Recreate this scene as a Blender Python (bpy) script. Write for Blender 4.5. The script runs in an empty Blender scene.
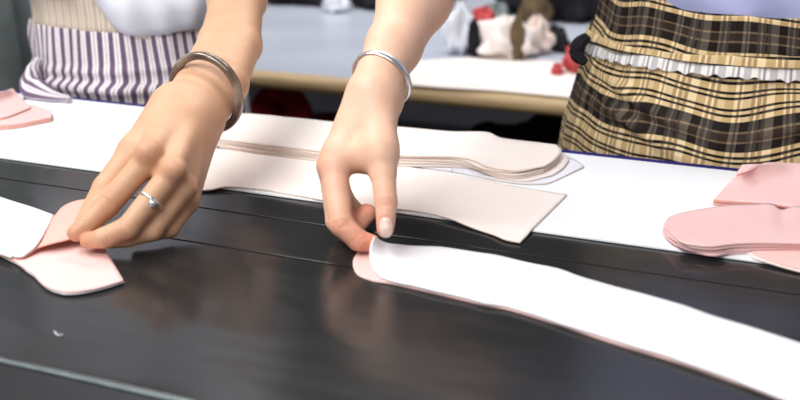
import bpy, math, random
import numpy as np
from mathutils import Vector, Matrix

S = bpy.context.scene
COL = S.collection
T = 0.80                                    # height of the work table

# ------------------------------------------------------------------ camera
cam = bpy.data.objects.new('camera', bpy.data.cameras.new('camera'))
COL.objects.link(cam)
cam.data.sensor_width = 36.0
cam.data.lens = 45.0
cam.location = (0, 0, 1.10)
cam.rotation_euler = (math.radians(90 - 19.799), 0, math.radians(21.4))
cam.data.clip_start = 0.02
cam.data.dof.use_dof = True
cam.data.dof.focus_distance = 0.87
cam.data.dof.aperture_fstop = 5.2
S.camera = cam

# ------------------------------------------------------------------ world, lights, exposure
world = bpy.data.worlds.new('workshop_ambient')
S.world = world
world.use_nodes = True
world.node_tree.nodes['Background'].inputs[0].default_value = (0.92, 0.96, 1.0, 1)
world.node_tree.nodes['Background'].inputs[1].default_value = 0.11

def area(name, loc, target, size, sy, power, color=(1, 1, 1)):
    d = bpy.data.lights.new(name, 'AREA')
    d.shape = 'RECTANGLE'; d.size = size; d.size_y = sy; d.energy = power; d.color = color
    o = bpy.data.objects.new(name, d); COL.objects.link(o)
    o.location = loc
    o.rotation_euler = (Vector(target) - Vector(loc)).to_track_quat('-Z', 'Y').to_euler()
    return o
area('ceiling_light_over_table', (-1.1, 0.15, 2.6), (-0.4, 0.8, 0.8), 2.2, 0.5, 52, (1.0, 0.99, 0.97))
area('front_fill_light', (-0.3, -1.3, 2.6), (-0.5, 0.9, 0.95), 2.2, 0.6, 46, (1.0, 0.99, 0.975))  # added fill from behind the camera, brightens shirt fronts and their belt reflections
area('ceiling_light_behind', (-0.6, 2.3, 2.8), (-0.6, 2.2, 0.7), 2.4, 0.6, 50, (0.97, 0.98, 1.0))

S.view_settings.view_transform = 'Standard'
S.view_settings.look = 'None'
S.view_settings.exposure = -0.12
S.view_settings.gamma = 1.0
S.view_settings.use_curve_mapping = False

# ------------------------------------------------------------------ materials
def lin(c):
    return tuple(((v / 255) / 12.92 if v / 255 <= 0.04045 else ((v / 255 + 0.055) / 1.055) ** 2.4) for v in c) + (1.0,)

def new_mat(name):
    m = bpy.data.materials.new(name); m.use_nodes = True
    return m, m.node_tree.nodes, m.node_tree.links, m.node_tree.nodes['Principled BSDF']

def noise(n, l, scale, detail=4, coord='Object'):
    tc = n.new('ShaderNodeTexCoord'); nz = n.new('ShaderNodeTexNoise')
    nz.inputs['Scale'].default_value = scale; nz.inputs['Detail'].default_value = detail
    l.new(tc.outputs[coord], nz.inputs['Vector'])
    return nz.outputs['Fac']

def ramp(n, l, fac, stops, interp='LINEAR'):
    r = n.new('ShaderNodeValToRGB'); r.color_ramp.interpolation = interp
    e = r.color_ramp.elements
    while len(e) > 1: e.remove(e[-1])
    e[0].position = stops[0][0]; e[0].color = stops[0][1]
    for p, c in stops[1:]:
        x = e.new(p); x.color = c
    l.new(fac, r.inputs[0])
    return r.outputs[0]

def bump(n, l, b, fac, strength, dist=0.001):
    bp = n.new('ShaderNodeBump'); bp.inputs['Strength'].default_value = strength; bp.inputs['Distance'].default_value = dist
    l.new(fac, bp.inputs['Height']); l.new(bp.outputs[0], b.inputs['Normal'])

def cloth(name, c1, c2=None, rough=0.9, scale=900, b_strength=0.25, wear=14, sheen=0.0):
    m, n, l, b = new_mat(name)
    c2 = c2 or tuple(int(v * 0.95) for v in c1)
    l.new(ramp(n, l, noise(n, l, wear), [(0.3, lin(c2)), (0.7, lin(c1))]), b.inputs['Base Color'])
    b.inputs['Roughness'].default_value = rough
    b.inputs['Specular IOR Level'].default_value = 0.2
    b.inputs['Sheen Weight'].default_value = sheen
    bump(n, l, b, noise(n, l, scale, 2), b_strength, 0.0006)
    return m

def plain(name, c1, c2=None, rough=0.5, scale=30, metal=0.0, spec=0.5, bumps=0.0):
    m, n, l, b = new_mat(name)
    c2 = c2 or tuple(int(v * 0.88) for v in c1)
    f = noise(n, l, scale)
    l.new(ramp(n, l, f, [(0.35, lin(c2)), (0.65, lin(c1))]), b.inputs['Base Color'])
    b.inputs['Roughness'].default_value = rough; b.inputs['Metallic'].default_value = metal
    b.inputs['Specular IOR Level'].default_value = spec
    if bumps: bump(n, l, b, f, bumps)
    return m

def skin_mat(name, base, blush):
    m, n, l, b = new_mat(name)
    at = n.new('ShaderNodeAttribute'); at.attribute_name = 'blush'
    mx = n.new('ShaderNodeMix'); mx.data_type = 'RGBA'
    l.new(at.outputs['Fac'], mx.inputs['Factor'])
    base2 = tuple(int(v * k) for v, k in zip(base, (0.97, 0.95, 0.94)))
    l.new(ramp(n, l, noise(n, l, 60), [(0.3, lin(base2)), (0.7, lin(base))]), mx.inputs['A'])
    mx.inputs['B'].default_value = lin(blush)
    l.new(mx.outputs['Result'], b.inputs['Base Color'])
    b.inputs['Roughness'].default_value = 0.48
    b.inputs['Specular IOR Level'].default_value = 0.35
    b.inputs['Subsurface Weight'].default_value = 0.05
    b.inputs['Subsurface Radius'].default_value = (0.006, 0.0025, 0.0015)
    b.inputs['Subsurface Scale'].default_value = 1.0
    bump(n, l, b, noise(n, l, 380, 4), 0.3, 0.0009)
    return m

M = {}
M['skin_tan'] = skin_mat('tan_skin', (214, 170, 138), (196, 128, 102))
M['skin_pink'] = skin_mat('rosy_skin', (240, 196, 170), (222, 134, 108))
M['nail'] = plain('fingernail', (246, 212, 202), rough=0.2, scale=200)
M['lip'] = plain('lips', (186, 110, 100), rough=0.4)
M['eye'] = plain('eyes', (40, 30, 26), rough=0.2)
M['hair'] = plain('black_hair', (30, 26, 25), (18, 15, 14), rough=0.45, scale=200, bumps=0.3)
M['white_cloth'] = cloth('white_interfacing', (234, 232, 235), (229, 227, 231))
M['cream_cloth'] = cloth('cream_cloth', (243, 234, 228), (238, 227, 221))
M['cream_edge'] = cloth('cream_cloth_deep', (232, 214, 202), (224, 203, 192))
M['bluish_cloth'] = cloth('bluish_white_cloth', (232, 234, 243))
M['pink_cloth'] = cloth('pink_cloth', (236, 199, 197), (231, 191, 189))
M['salmon_cloth'] = cloth('salmon_pink_cloth', (238, 180, 168), (232, 168, 156))
M['pale_pink'] = cloth('pale_pink_cloth', (240, 203, 198), (236, 193, 188))
M['shirt_white'] = cloth('white_shirt_cotton', (226, 228, 238), (219, 222, 233))
M['shirt_lilac'] = cloth('lilac_shirt_cotton', (184, 188, 228), (170, 176, 220))
M['trousers'] = cloth('dark_trousers', (44, 46, 56))
M['seam'] = plain('belt_seam', (24, 24, 25), rough=0.9, spec=0.05)
M['shoe'] = plain('black_shoe', (28, 28, 30))
M['grey_cloth'] = cloth('grey_green_cloth', (138, 146, 143), (108, 117, 116), wear=10)
M['red_cloth'] = cloth('dark_red_cloth', (168, 34, 42), (112, 20, 28), wear=18)
M['dark_cloth'] = cloth('charcoal_cloth', (40, 38, 44), (28, 27, 32), wear=14)
M['navy'] = cloth('navy_blue_edging', (44, 38, 112), (34, 30, 90))
M['board'] = plain('white_laminate', (240, 243, 247), (236, 239, 244), rough=0.55, scale=9, spec=0.3)
M['board_edge'] = plain('dark_board_edge', (60, 60, 62), rough=0.6)
M['back_top'] = plain('pale_grey_laminate', (196, 200, 212), (186, 190, 204), rough=0.32, scale=6, spec=0.45)
M['wood'] = None
M['steel'] = plain('dull_steel', (176, 190, 192), rough=0.28, scale=60, metal=0.9)
M['frame'] = plain('dark_painted_steel', (30, 30, 33), rough=0.42, scale=40)
M['silver'] = plain('silver', (236, 236, 240), (226, 227, 231), rough=0.26, scale=80, metal=0.85)
M['floor'] = plain('dark_concrete_floor', (66, 66, 70), (54, 54, 58), rough=0.6, scale=5)
M['wall'] = plain('grey_wall_paint', (84, 86, 92), (76, 78, 84), rough=0.8, scale=4)
M['black'] = plain('black_plastic', (28, 28, 32), rough=0.4)
M['red'] = plain('red_cotton', (206, 74, 78), rough=0.7)
M['thread'] = plain('white_thread', (235, 235, 235), rough=0.8)
M['brown_cloth'] = cloth('brown_cloth', (120, 100, 74), (96, 80, 60), wear=40)
M['stone'] = plain('clear_stone', (120, 130, 140), (210, 215, 220), rough=0.08, scale=500, metal=0.5)

def wood_mat():
    m, n, l, b = new_mat('pale_wood_edging')
    tc = n.new('ShaderNodeTexCoord'); mp = n.new('ShaderNodeMapping'); mp.inputs['Scale'].default_value = (3, 60, 60)
    nz = n.new('ShaderNodeTexNoise'); nz.inputs['Scale'].default_value = 4; nz.inputs['Detail'].default_value = 6
    l.new(tc.outputs['Object'], mp.inputs[0]); l.new(mp.outputs[0], nz.inputs['Vector'])
    l.new(ramp(n, l, nz.outputs['Fac'], [(0.3, lin((176, 146, 104))), (0.7, lin((206, 178, 134)))]), b.inputs['Base Color'])
    b.inputs['Roughness'].default_value = 0.5
    return m
M['wood'] = wood_mat()

def belt_mat():
    m, n, l, b = new_mat('black_coated_belt')
    f = noise(n, l, 7, 5)
    l.new(ramp(n, l, f, [(0.3, lin((33, 33, 34))), (0.75, lin((41, 42, 42)))]), b.inputs['Base Color'])
    r = n.new('ShaderNodeMapRange'); r.inputs['To Min'].default_value = 0.15; r.inputs['To Max'].default_value = 0.23
    l.new(f, r.inputs['Value']); l.new(r.outputs[0], b.inputs['Roughness'])
    b.inputs['Specular IOR Level'].default_value = 0.55
    tc = n.new('ShaderNodeTexCoord'); mp = n.new('ShaderNodeMapping'); mp.inputs['Scale'].default_value = (4, 9, 9)
    nz = n.new('ShaderNodeTexNoise'); nz.inputs['Scale'].default_value = 1.6; nz.inputs['Detail'].default_value = 2
    l.new(tc.outputs['Object'], mp.inputs[0]); l.new(mp.outputs[0], nz.inputs['Vector'])
    bump(n, l, b, nz.outputs['Fac'], 0.3, 0.006)
    return m
M['belt'] = belt_mat()

def bangle_mat():
    m, n, l, b = new_mat('brown_translucent_resin')
    l.new(ramp(n, l, noise(n, l, 45, 3), [(0.32, lin((86, 70, 58))), (0.52, lin((134, 114, 98))), (0.7, lin((176, 160, 144)))]), b.inputs['Base Color'])
    b.inputs['Roughness'].default_value = 0.14
    b.inputs['Transmission Weight'].default_value = 0.25
    b.inputs['Coat Weight'].default_value = 0.5
    return m
M['bangle'] = bangle_mat()

def uv_parts(n, l):
    uv = n.new('ShaderNodeUVMap'); uv.uv_map = 'UVMap'
    sp = n.new('ShaderNodeSeparateXYZ'); l.new(uv.outputs[0], sp.inputs[0])
    return sp.outputs['X'], sp.outputs['Y']

def fract(n, l, sock, period, offset=0.0):
    a = n.new('ShaderNodeMath'); a.operation = 'MULTIPLY_ADD'
    a.inputs[1].default_value = 1 / period; a.inputs[2].default_value = offset
    l.new(sock, a.inputs[0])
    f = n.new('ShaderNodeMath'); f.operation = 'FRACT'; l.new(a.outputs[0], f.inputs[0])
    return f.outputs[0]

def bands(cols, segs):
    out, p = [], 0.0
    tot = sum(s for s, _ in segs)
    for s, c in segs:
        out.append((p / tot, lin(cols[c]))); p += s
    return out

def plaid_mat():
    m, n, l, b = new_mat('tan_black_plaid')
    u, v = uv_parts(n, l)
    wc = {'t': (232, 212, 172), 'k': (24, 21, 24), 'd': (36, 32, 34), 'm': (120, 106, 90), 'b': (58, 48, 46)}
    H = ramp(n, l, fract(n, l, v, 0.093, 0.2043), bands(wc, [
        (9, 'd'), (2, 'm'), (8, 'b'), (2, 'm'), (10, 'd'), (5, 't'), (2.8, 'k'), (3, 't'), (2.8, 'k'), (9, 't'), (2.8, 'k'), (2.6, 't'), (2.8, 'k'), (7, 't'),
        (2.8, 'k'), (2.6, 't'), (2.8, 'k'), (9, 't'), (2.8, 'k'), (3, 't'), (2.8, 'k'), (5, 't')]), 'CONSTANT')
    segs = [(7, 't'), (3, 'g'), (2, 'w'), (3, 'g'), (2, 't'), (3, 'g'), (7, 'w'), (8, 'h'), (2, 'w'), (3, 'g'), (2, 'w'), (3, 'g'), (6, 't'), (7, 'h'), (3, 'w'), (2, 'g'), (2, 'w')]
    vc = {'t': (244, 238, 226), 'g': (188, 172, 150), 'w': (255, 253, 246), 'h': (222, 208, 184)}
    fu = fract(n, l, u, 0.066, 0.1)
    V = ramp(n, l, fu, bands(vc, segs), 'CONSTANT')
    V2 = ramp(n, l, fu, bands({'t': (0, 0, 0), 'h': (0, 0, 0), 'g': (150, 138, 126), 'w': (205, 190, 168)}, segs), 'CONSTANT')
    mu = n.new('ShaderNodeMix'); mu.data_type = 'RGBA'; mu.blend_type = 'MULTIPLY'; mu.inputs['Factor'].default_value = 1.0
    l.new(H, mu.inputs['A']); l.new(V, mu.inputs['B'])
    mx = n.new('ShaderNodeMix'); mx.data_type = 'RGBA'; mx.inputs['Factor'].default_value = 0.12
    l.new(mu.outputs['Result'], mx.inputs['A']); l.new(V2, mx.inputs['B'])
    l.new(mx.outputs['Result'], b.inputs['Base Color'])
    b.inputs['Roughness'].default_value = 0.85; b.inputs['Specular IOR Level'].default_value = 0.2
    bump(n, l, b, noise(n, l, 260, 3), 0.25, 0.001)
    return m
M['plaid'] = plaid_mat()

def check_band_mat():
    m, n, l, b = new_mat('white_grey_check')
    u, v = uv_parts(n, l)
    c = {'w': (232, 230, 228), 'g': (188, 188, 190), 'd': (150, 150, 154)}
    V = ramp(n, l, fract(n, l, u, 0.021), bands(c, [(5, 'w'), (2, 'g'), (2, 'w'), (2, 'd'), (3, 'w'), (2, 'g'), (4, 'g')]), 'CONSTANT')
    l.new(V, b.inputs['Base Color']); b.inputs['Roughness'].default_value = 0.9
    bump(n, l, b, noise(n, l, 300, 3), 0.3, 0.001)
    return m
M['check_band'] = check_band_mat()

def stripe_mat(name, cols, segs, period, off=0.0):
    m, n, l, b = new_mat(name)
    u, v = uv_parts(n, l)
    V = ramp(n, l, fract(n, l, u, period, off), bands(cols, segs), 'CONSTANT')
    l.new(V, b.inputs['Base Color']); b.inputs['Roughness'].default_value = 0.9; b.inputs['Specular IOR Level'].default_value = 0.2
    bump(n, l, b, noise(n, l, 400, 3), 0.25, 0.0008)
    return m
M['stripe'] = stripe_mat('purple_white_stripe', {'p': (108, 89, 113), 'w': (238, 232, 234), 'q': (126, 106, 130)},
                         [(5.2, 'p'), (2.6, 'w'), (0.7, 'q'), (2.6, 'w')], 0.0135)
M['beige_stripe'] = stripe_mat('beige_stripe', {'p': (196, 180, 164), 'w': (218, 206, 190), 'q': (178, 162, 148)},
                               [(4, 'p'), (3, 'w'), (1, 'q'), (3, 'w')], 0.0125)

# ------------------------------------------------------------------ mesh helpers
def link(name, verts, faces, mat=None, parent=None, smooth=True, uvs=None):
    me = bpy.data.meshes.new(name)
    me.from_pydata([tuple(map(float, v)) for v in verts], [], [tuple(map(int, f)) for f in faces])
    if uvs is not None:
        ul = me.uv_layers.new(name='UVMap')
        idx = np.empty(len(me.loops), dtype=np.int32); me.loops.foreach_get('vertex_index', idx)
        ul.data.foreach_set('uv', np.asarray(uvs, dtype=np.float32)[idx].ravel())
    me.polygons.foreach_set('use_smooth', [smooth] * len(me.polygons))
    if mat is not None: me.materials.append(mat)
    me.update()
    o = bpy.data.objects.new(name, me); COL.objects.link(o)
    if parent is not None: o.parent = parent
    return o

def tag(o, label=None, cat=None, group=None, kind=None):
    if label: o['label'] = label
    if cat: o['category'] = cat
    if group: o['group'] = group
    if kind: o['kind'] = kind
    return o

def empty(name, loc=(0, 0, 0)):
    o = bpy.data.objects.new(name, None); COL.objects.link(o)
    o.location = loc; o.empty_display_size = 0.05
    return o

def put(o, root):
    """parent o (built in world coordinates) to root, keeping its place"""
    o.parent = root
    o.matrix_parent_inverse = Matrix.Translation(root.location).inverted()
    return o

def box_data(lo, hi, bev=0.0):
    import bmesh
    bm = bmesh.new()
    bmesh.ops.create_cube(bm, size=1)
    c = [(a + b) / 2 for a, b in zip(lo, hi)]; s = [b - a for a, b in zip(lo, hi)]
    for v in bm.verts: v.co = Vector((c[i] + v.co[i] * s[i] for i in range(3)))
    if bev: bmesh.ops.bevel(bm, geom=bm.edges[:], offset=bev, segments=3, affect='EDGES', profile=0.5)
    vs = [v.co.copy() for v in bm.verts]; bm.verts.index_update()
    fs = [[v.index for v in f.verts] for f in bm.faces]
    bm.free()
    return vs, fs

def box(name, lo, hi, mat, parent=None, bev=0.0):
    v, f = box_data(lo, hi, bev)
    return link(name, v, f, mat, parent, smooth=False)

def tube_data(pts, r, seg=10, closed=False, flat=(1.0, 1.0)):
    pts = [Vector(p) for p in pts]; n = len(pts); vs, fs = [], []
    up = Vector((0, 0, 1)); prev = None
    for i, p in enumerate(pts):
        a = pts[(i - 1) % n] if (closed or i > 0) else p
        b = pts[(i + 1) % n] if (closed or i < n - 1) else p
        t = (b - a).normalized()
        if prev is None:
            x = t.cross(up)
            if x.length < 1e-3: x = t.cross(Vector((1, 0, 0)))
            x.normalize()
        else:
            x = (prev - t * prev.dot(t)).normalized()
        prev = x; y = t.cross(x)
        rr = r[i] if hasattr(r, '__len__') else r
        for k in range(seg):
            an = 2 * math.pi * k / seg
            vs.append(p + x * math.cos(an) * rr * flat[0] + y * math.sin(an) * rr * flat[1])
    m = n if closed else n - 1
    for i in range(m):
        j = (i + 1) % n
        for k in range(seg):
            q = (k + 1) % seg
            fs.append([i * seg + k, i * seg + q, j * seg + q, j * seg + k])
    if not closed:
        fs.append(list(range(seg))[::-1]); fs.append([(n - 1) * seg + k for k in range(seg)])
    return vs, fs

def catmull(P_, n):
    P_ = np.asarray(P_, dtype=float); m = len(P_)
    t = np.linspace(0, m - 1, n); i = np.minimum(t.astype(int), m - 2); f = (t - i)[:, None]
    ext = np.vstack([2 * P_[0] - P_[1], P_, 2 * P_[-1] - P_[-2]])
    p0, p1, p2, p3 = ext[i], ext[i + 1], ext[i + 2], ext[i + 3]
    return 0.5 * ((2 * p1) + (p2 - p0) * f + (2 * p0 - 5 * p1 + 4 * p2 - p3) * f ** 2 + (3 * p1 - p0 - 3 * p2 + p3) * f ** 3)

def arc_resample(P_, n):
    """curve through the points, evenly spaced"""
    c = catmull(P_, 400)
    d = np.r_[0, np.cumsum(np.linalg.norm(np.diff(c, axis=0), axis=1))]
    t = np.linspace(0, d[-1], n)
    return np.stack([np.interp(t, d, c[:, k]) for k in range(3)], 1)

def smooth_noise(x, y, seed):
    r = np.random.RandomState(seed); out = np.zeros_like(x)
    for k in range(6):
        a, b = r.uniform(-1, 1, 2); ph = r.uniform(0, 6.28); s = 1.0 + k * 0.7
        out += np.sin((a * x + b * y) * s + ph) / (1 + 0.5 * k)
    return out / 3

def sheet_from_grid(name, G, thick, mat, parent=None, amp=0.0, wl=0.03, seed=1, rim_mat=None, even=False):
    """closed sheet of cloth: G is (nu,nv,3) lower surface, thickness upwards along the normal"""
    nu, nv = G.shape[:2]
    G = G.copy()
    if amp:
        G[:, :, 2] += amp * (smooth_noise(G[:, :, 0] / wl * 2.0, G[:, :, 1] / wl * 2.0, seed) + 0.6)
    du = np.gradient(G, axis=0); dv = np.gradient(G, axis=1)
    N = np.cross(du, dv); N /= (np.linalg.norm(N, axis=2, keepdims=True) + 1e-12)
    if N[:, :, 2].mean() < 0: N = -N
    top = G + N * thick
    vs = np.vstack([G.reshape(-1, 3), top.reshape(-1, 3)]); off = nu * nv
    fs = []
    I = lambda i, j: i * nv + j
    for i in range(nu - 1):
        for j in range(nv - 1):
            a, b, c, d = I(i, j), I(i + 1, j), I(i + 1, j + 1), I(i, j + 1)
            fs.append([a, d, c, b]); fs.append([a + off, b + off, c + off, d + off])
    nb = len(fs)
    for i in range(nu - 1):
        a, b = I(i, 0), I(i + 1, 0); fs.append([a, b, b + off, a + off])
        a, b = I(i, nv - 1), I(i + 1, nv - 1); fs.append([b, a, a + off, b + off])
    for j in range(nv - 1):
        a, b = I(0, j), I(0, j + 1); fs.append([b, a, a + off, b + off])
        a, b = I(nu - 1, j), I(nu - 1, j + 1); fs.append([a, b, b + off, a + off])
    o = link(name, vs, fs, mat, parent)
    if rim_mat is not None:
        o.data.materials.append(rim_mat)
        for k in range(nb, len(fs)): o.data.polygons[k].material_index = 1
    for k in range(nb, len(fs)): o.data.polygons[k].use_smooth = False
    import bmesh
    bm = bmesh.new(); bm.from_mesh(o.data); bmesh.ops.recalc_face_normals(bm, faces=bm.faces[:]); bm.to_mesh(o.data); bm.free()
    return o

def ruled(A, B, nu=60, nv=12, bow=0.0):
    """grid between two edges of a piece of cloth"""
    a = arc_resample(A, nu); b = arc_resample(B, nu)
    w = np.linspace(0, 1, nv)[None, :, None]
    G = a[:, None, :] * (1 - w) + b[:, None, :] * w
    if bow: G[:, :, 2] += bow * np.sin(np.pi * w[:, :, 0])
    return G

def cloth_piece(name, A, B, thick, mat, label, group=None, cat='cloth', nu=60, nv=12, amp=0.0, wl=0.03, seed=1, dz=0.0, rim_mat=None, bow=0.0):
    G = ruled(A, B, nu, nv, bow); G[:, :, 2] += dz
    c = G.reshape(-1, 3).mean(0)
    o = sheet_from_grid(name, G - c, thick, mat, None, amp, wl, seed, rim_mat)
    o.location = c
    tag(o, label, cat, group)
    return o

# ------------------------------------------------------------------ implicit bodies
class Field:
    def __init__(self, lo, hi, h):
        self.lo = np.array(lo, dtype=np.float32); self.h = h
        self.n = np.ceil((np.array(hi) - np.array(lo)) / h).astype(int) + 1
        self.D = np.full(self.n, 0.05, dtype=np.float32)
    def region(self, lo, hi):
        a = np.clip(np.floor((np.array(lo) - self.lo) / self.h).astype(int), 0, self.n)
        b = np.clip(np.ceil((np.array(hi) - self.lo) / self.h).astype(int) + 1, 0, self.n)
        sl = tuple(slice(x, y) for x, y in zip(a, b))
        g = [self.lo[k] + self.h * np.arange(a[k], b[k], dtype=np.float32) for k in range(3)]
        return sl, np.meshgrid(*g, indexing='ij')
    def merge(self, sl, d, k, cut=False):
        D = self.D[sl]
        if cut: d = -d; h = np.clip(0.5 - 0.5 * (d - D) / k, 0, 1); self.D[sl] = D * (1 - h) + d * h + 0 * k; self.D[sl] = np.maximum(D, d)
        else:
            h = np.maximum(k - np.abs(D - d), 0) / k
            self.D[sl] = np.minimum(D, d) - h * h * k * 0.25
    def cap(self, a, b, ra, rb, k=0.004, cut=False):
        a = np.array(a, dtype=np.float32); b = np.array(b, dtype=np.float32); m = max(ra, rb) + k + 3 * self.h + 0.004
        sl, (X, Y, Z) = self.region(np.minimum(a, b) - m, np.maximum(a, b) + m)
        if X.size == 0: return
        ab = b - a; L = float(ab @ ab) + 1e-12
        t = np.clip(((X - a[0]) * ab[0] + (Y - a[1]) * ab[1] + (Z - a[2]) * ab[2]) / L, 0, 1)
        d = np.sqrt((X - a[0] - t * ab[0]) ** 2 + (Y - a[1] - t * ab[1]) ** 2 + (Z - a[2] - t * ab[2]) ** 2) - (ra + (rb - ra) * t)
        self.merge(sl, d, k, cut)
    def chain(self, pts, rs, k=0.004):
        for i in range(len(pts) - 1): self.cap(pts[i], pts[i + 1], rs[i], rs[i + 1], k)
    def ell(self, c, rad, k=0.01, R=None, cut=False):
        c = np.array(c, dtype=np.float32); m = max(rad) + k + 3 * self.h
        sl, (X, Y, Z) = self.region(c - m, c + m)
        if X.size == 0: return
        P_ = np.stack([X - c[0], Y - c[1], Z - c[2]], -1)
        if R is not None: P_ = P_ @ np.array(R, dtype=np.float32)
        r = np.array(rad, dtype=np.float32)
        q = np.linalg.norm(P_ / r, axis=-1); g = np.linalg.norm(P_ / r ** 2, axis=-1)
        d = q * (q - 1) / (g + 1e-9)
        self.merge(sl, d.astype(np.float32), k, cut)
    def mesh(self, smooth=2):
        D = self.D; ins = D < 0; n = D.shape
        c = np.zeros((n[0] - 1, n[1] - 1, n[2] - 1), dtype=np.int8)
        offs = [(i, j, k) for i in (0, 1) for j in (0, 1) for k in (0, 1)]
        for i, j, k in offs: c += ins[i:n[0] - 1 + i, j:n[1] - 1 + j, k:n[2] - 1 + k]
        act = np.argwhere((c > 0) & (c < 8))
        idx = np.full(c.shape, -1, dtype=np.int32); idx[tuple(act.T)] = np.arange(len(act))
        vals = {o: D[act[:, 0] + o[0], act[:, 1] + o[1], act[:, 2] + o[2]] for o in offs}
        acc = np.zeros((len(act), 3)); cnt = np.zeros(len(act))
        for o in offs:
            for ax in range(3):
                if o[ax] == 0:
                    o2 = list(o); o2[ax] = 1; o2 = tuple(o2)
                    a, b = vals[o], vals[o2]; cr = (a < 0) != (b < 0)
                    t = np.where(cr, a / np.where(cr, a - b, 1), 0)
                    p = np.repeat(np.array([o], dtype=float), len(act), 0); p[:, ax] += t
                    acc[cr] += p[cr]; cnt[cr] += 1
        V = (act + acc / cnt[:, None]) * self.h + self.lo
        F = []
        for ax in range(3):
            u, v = (ax + 1) % 3, (ax + 2) % 3
            s0 = [slice(None)] * 3; s1 = [slice(None)] * 3
            s0[ax] = slice(0, -1); s1[ax] = slice(1, None)
            e = np.argwhere(ins[tuple(s0)] != ins[tuple(s1)])
            e = e[(e[:, u] > 0) & (e[:, v] > 0) & (e[:, u] < n[u] - 1) & (e[:, v] < n[v] - 1)]
            flip = ins[e[:, 0], e[:, 1], e[:, 2]]
            def at(du, dv):
                q = e.copy(); q[:, u] += du; q[:, v] += dv
                return idx[q[:, 0], q[:, 1], q[:, 2]]
            q = np.stack([at(-1, -1), at(0, -1), at(0, 0), at(-1, 0)], 1)
            q[~flip] = q[~flip][:, ::-1]
            F.append(q)
        F = np.vstack(F)
        E = np.vstack([F[:, [0, 1]], F[:, [1, 2]], F[:, [2, 3]], F[:, [3, 0]]])
        deg = np.bincount(E.ravel(), minlength=len(V))[:, None]
        for it in range(smooth):
            for lam in (0.5, -0.52):
                A = np.zeros_like(V)
                for kk in range(3):
                    A[:, kk] = np.bincount(E[:, 0], V[E[:, 1], kk], len(V)) + np.bincount(E[:, 1], V[E[:, 0], kk], len(V))
                V = V + lam * (A / np.maximum(deg, 1) - V)
        return V, F

def fast_mesh(name, V, F, mats, parent=None, mat_idx=None, blush=None):
    me = bpy.data.meshes.new(name)
    me.vertices.add(len(V)); me.vertices.foreach_set('co', np.asarray(V, dtype=np.float32).ravel())
    me.loops.add(F.size); me.loops.foreach_set('vertex_index', F.astype(np.int32).ravel())
    me.polygons.add(len(F)); me.polygons.foreach_set('loop_start', np.arange(0, F.size, 4, dtype=np.int32))
    me.polygons.foreach_set('loop_total', np.full(len(F), 4, dtype=np.int32))
    for m in mats: me.materials.append(m)
    me.update(calc_edges=True); me.validate()
    me.polygons.foreach_set('use_smooth', np.ones(len(me.polygons), dtype=bool))
    if mat_idx is not None: me.polygons.foreach_set('material_index', mat_idx.astype(np.int32))
    if blush is not None:
        a = me.attributes.new('blush', 'FLOAT', 'POINT'); a.data.foreach_set('value', blush.astype(np.float32))
    me.update()
    o = bpy.data.objects.new(name, me); COL.objects.link(o)
    if parent is not None: o.parent = parent
    return o

# ================================================================== SETTING
tag(box('floor', (-4, -1.5, -0.05), (4, 4.6, 0), M['floor']), kind='structure')
tag(box('wall_back', (-4, 4.5, 0), (4, 4.6, 3.2), M['wall']), kind='structure')

# ------------------------------------------------------------------ pressing table with the black belt
BF, BB = 0.4188, 0.972                         # front and back of the belt
X0, X1 = -1.9, 0.9
t = tag(empty('pressing_table', (-0.5, 0.69, 0)), 'long work table covered by a glossy black belt with a thin bright front edge', 'table')
def belt():
    prof = [(BB, T - 0.06), (BB, T - 0.006), (BB - 0.006, T)]
    seams = (0.6245, 0.695)                   # two seams running along the belt
    ys = sorted(set(list(np.linspace(BB - 0.01, BF + 0.003, 80)) + [y0 + d for y0 in seams for d in np.linspace(-0.003, 0.003, 13)]), reverse=True)
    for y in ys:
        z = T
        for y0 in seams: z -= 0.0006 * math.exp(-((y - y0) / 0.0009) ** 2)
        prof.append((y, z))
    prof += [(BF + 0.002 * (1 - math.sin(a)), T - 0.002 + 0.002 * math.cos(a)) for a in np.linspace(0.2, 1.57, 5)]
    prof += [(BF, T - 0.06)]
    xs = np.linspace(X0, X1, 60); vs, fs = [], []
    for x in xs:
        for y, z in prof: vs.append((x, y, z))
    m = len(prof)
    for i in range(len(xs) - 1):
        for j in range(m - 1): fs.append([i * m + j, i * m + j + 1, (i + 1) * m + j + 1, (i + 1) * m + j])
        fs.append([i * m + m - 1, i * m, (i + 1) * m, (i + 1) * m + m - 1])
    fs.append(list(range(m))); fs.append([(len(xs) - 1) * m + j for j in range(m)][::-1])
    o = link('belt', vs, fs, M['belt'])
    o.data.materials.append(M['seam'])
    for p in o.data.polygons:
        if p.normal.z > 0.3 and any(abs(p.center.y - y0) < 0.0008 for y0 in seams): p.material_index = 1
    return o
put(belt(), t)
put(box('edge_strip', (X0, BF - 0.0031, T - 0.03), (X1, BF - 0.0003, T + 0.0003), M['steel'], bev=0.0006), t)
put(box('front_rail', (X0, BF - 0.16, T - 0.05), (X1, BF - 0.0034, T - 0.0008), M['frame'], bev=0.002), t)
put(box('frame', (X0 + 0.05, BF - 0.1, T - 0.12), (X1 - 0.05, BB - 0.08, T - 0.061), M['frame'], bev=0.004), t)
for x in (X0 + 0.15, X1 - 0.2):
    for y in (BF - 0.05, BB - 0.12):
        put(box('leg', (x, y, 0), (x + 0.05, y + 0.05, T - 0.121), M['frame'], bev=0.004), t)

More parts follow.
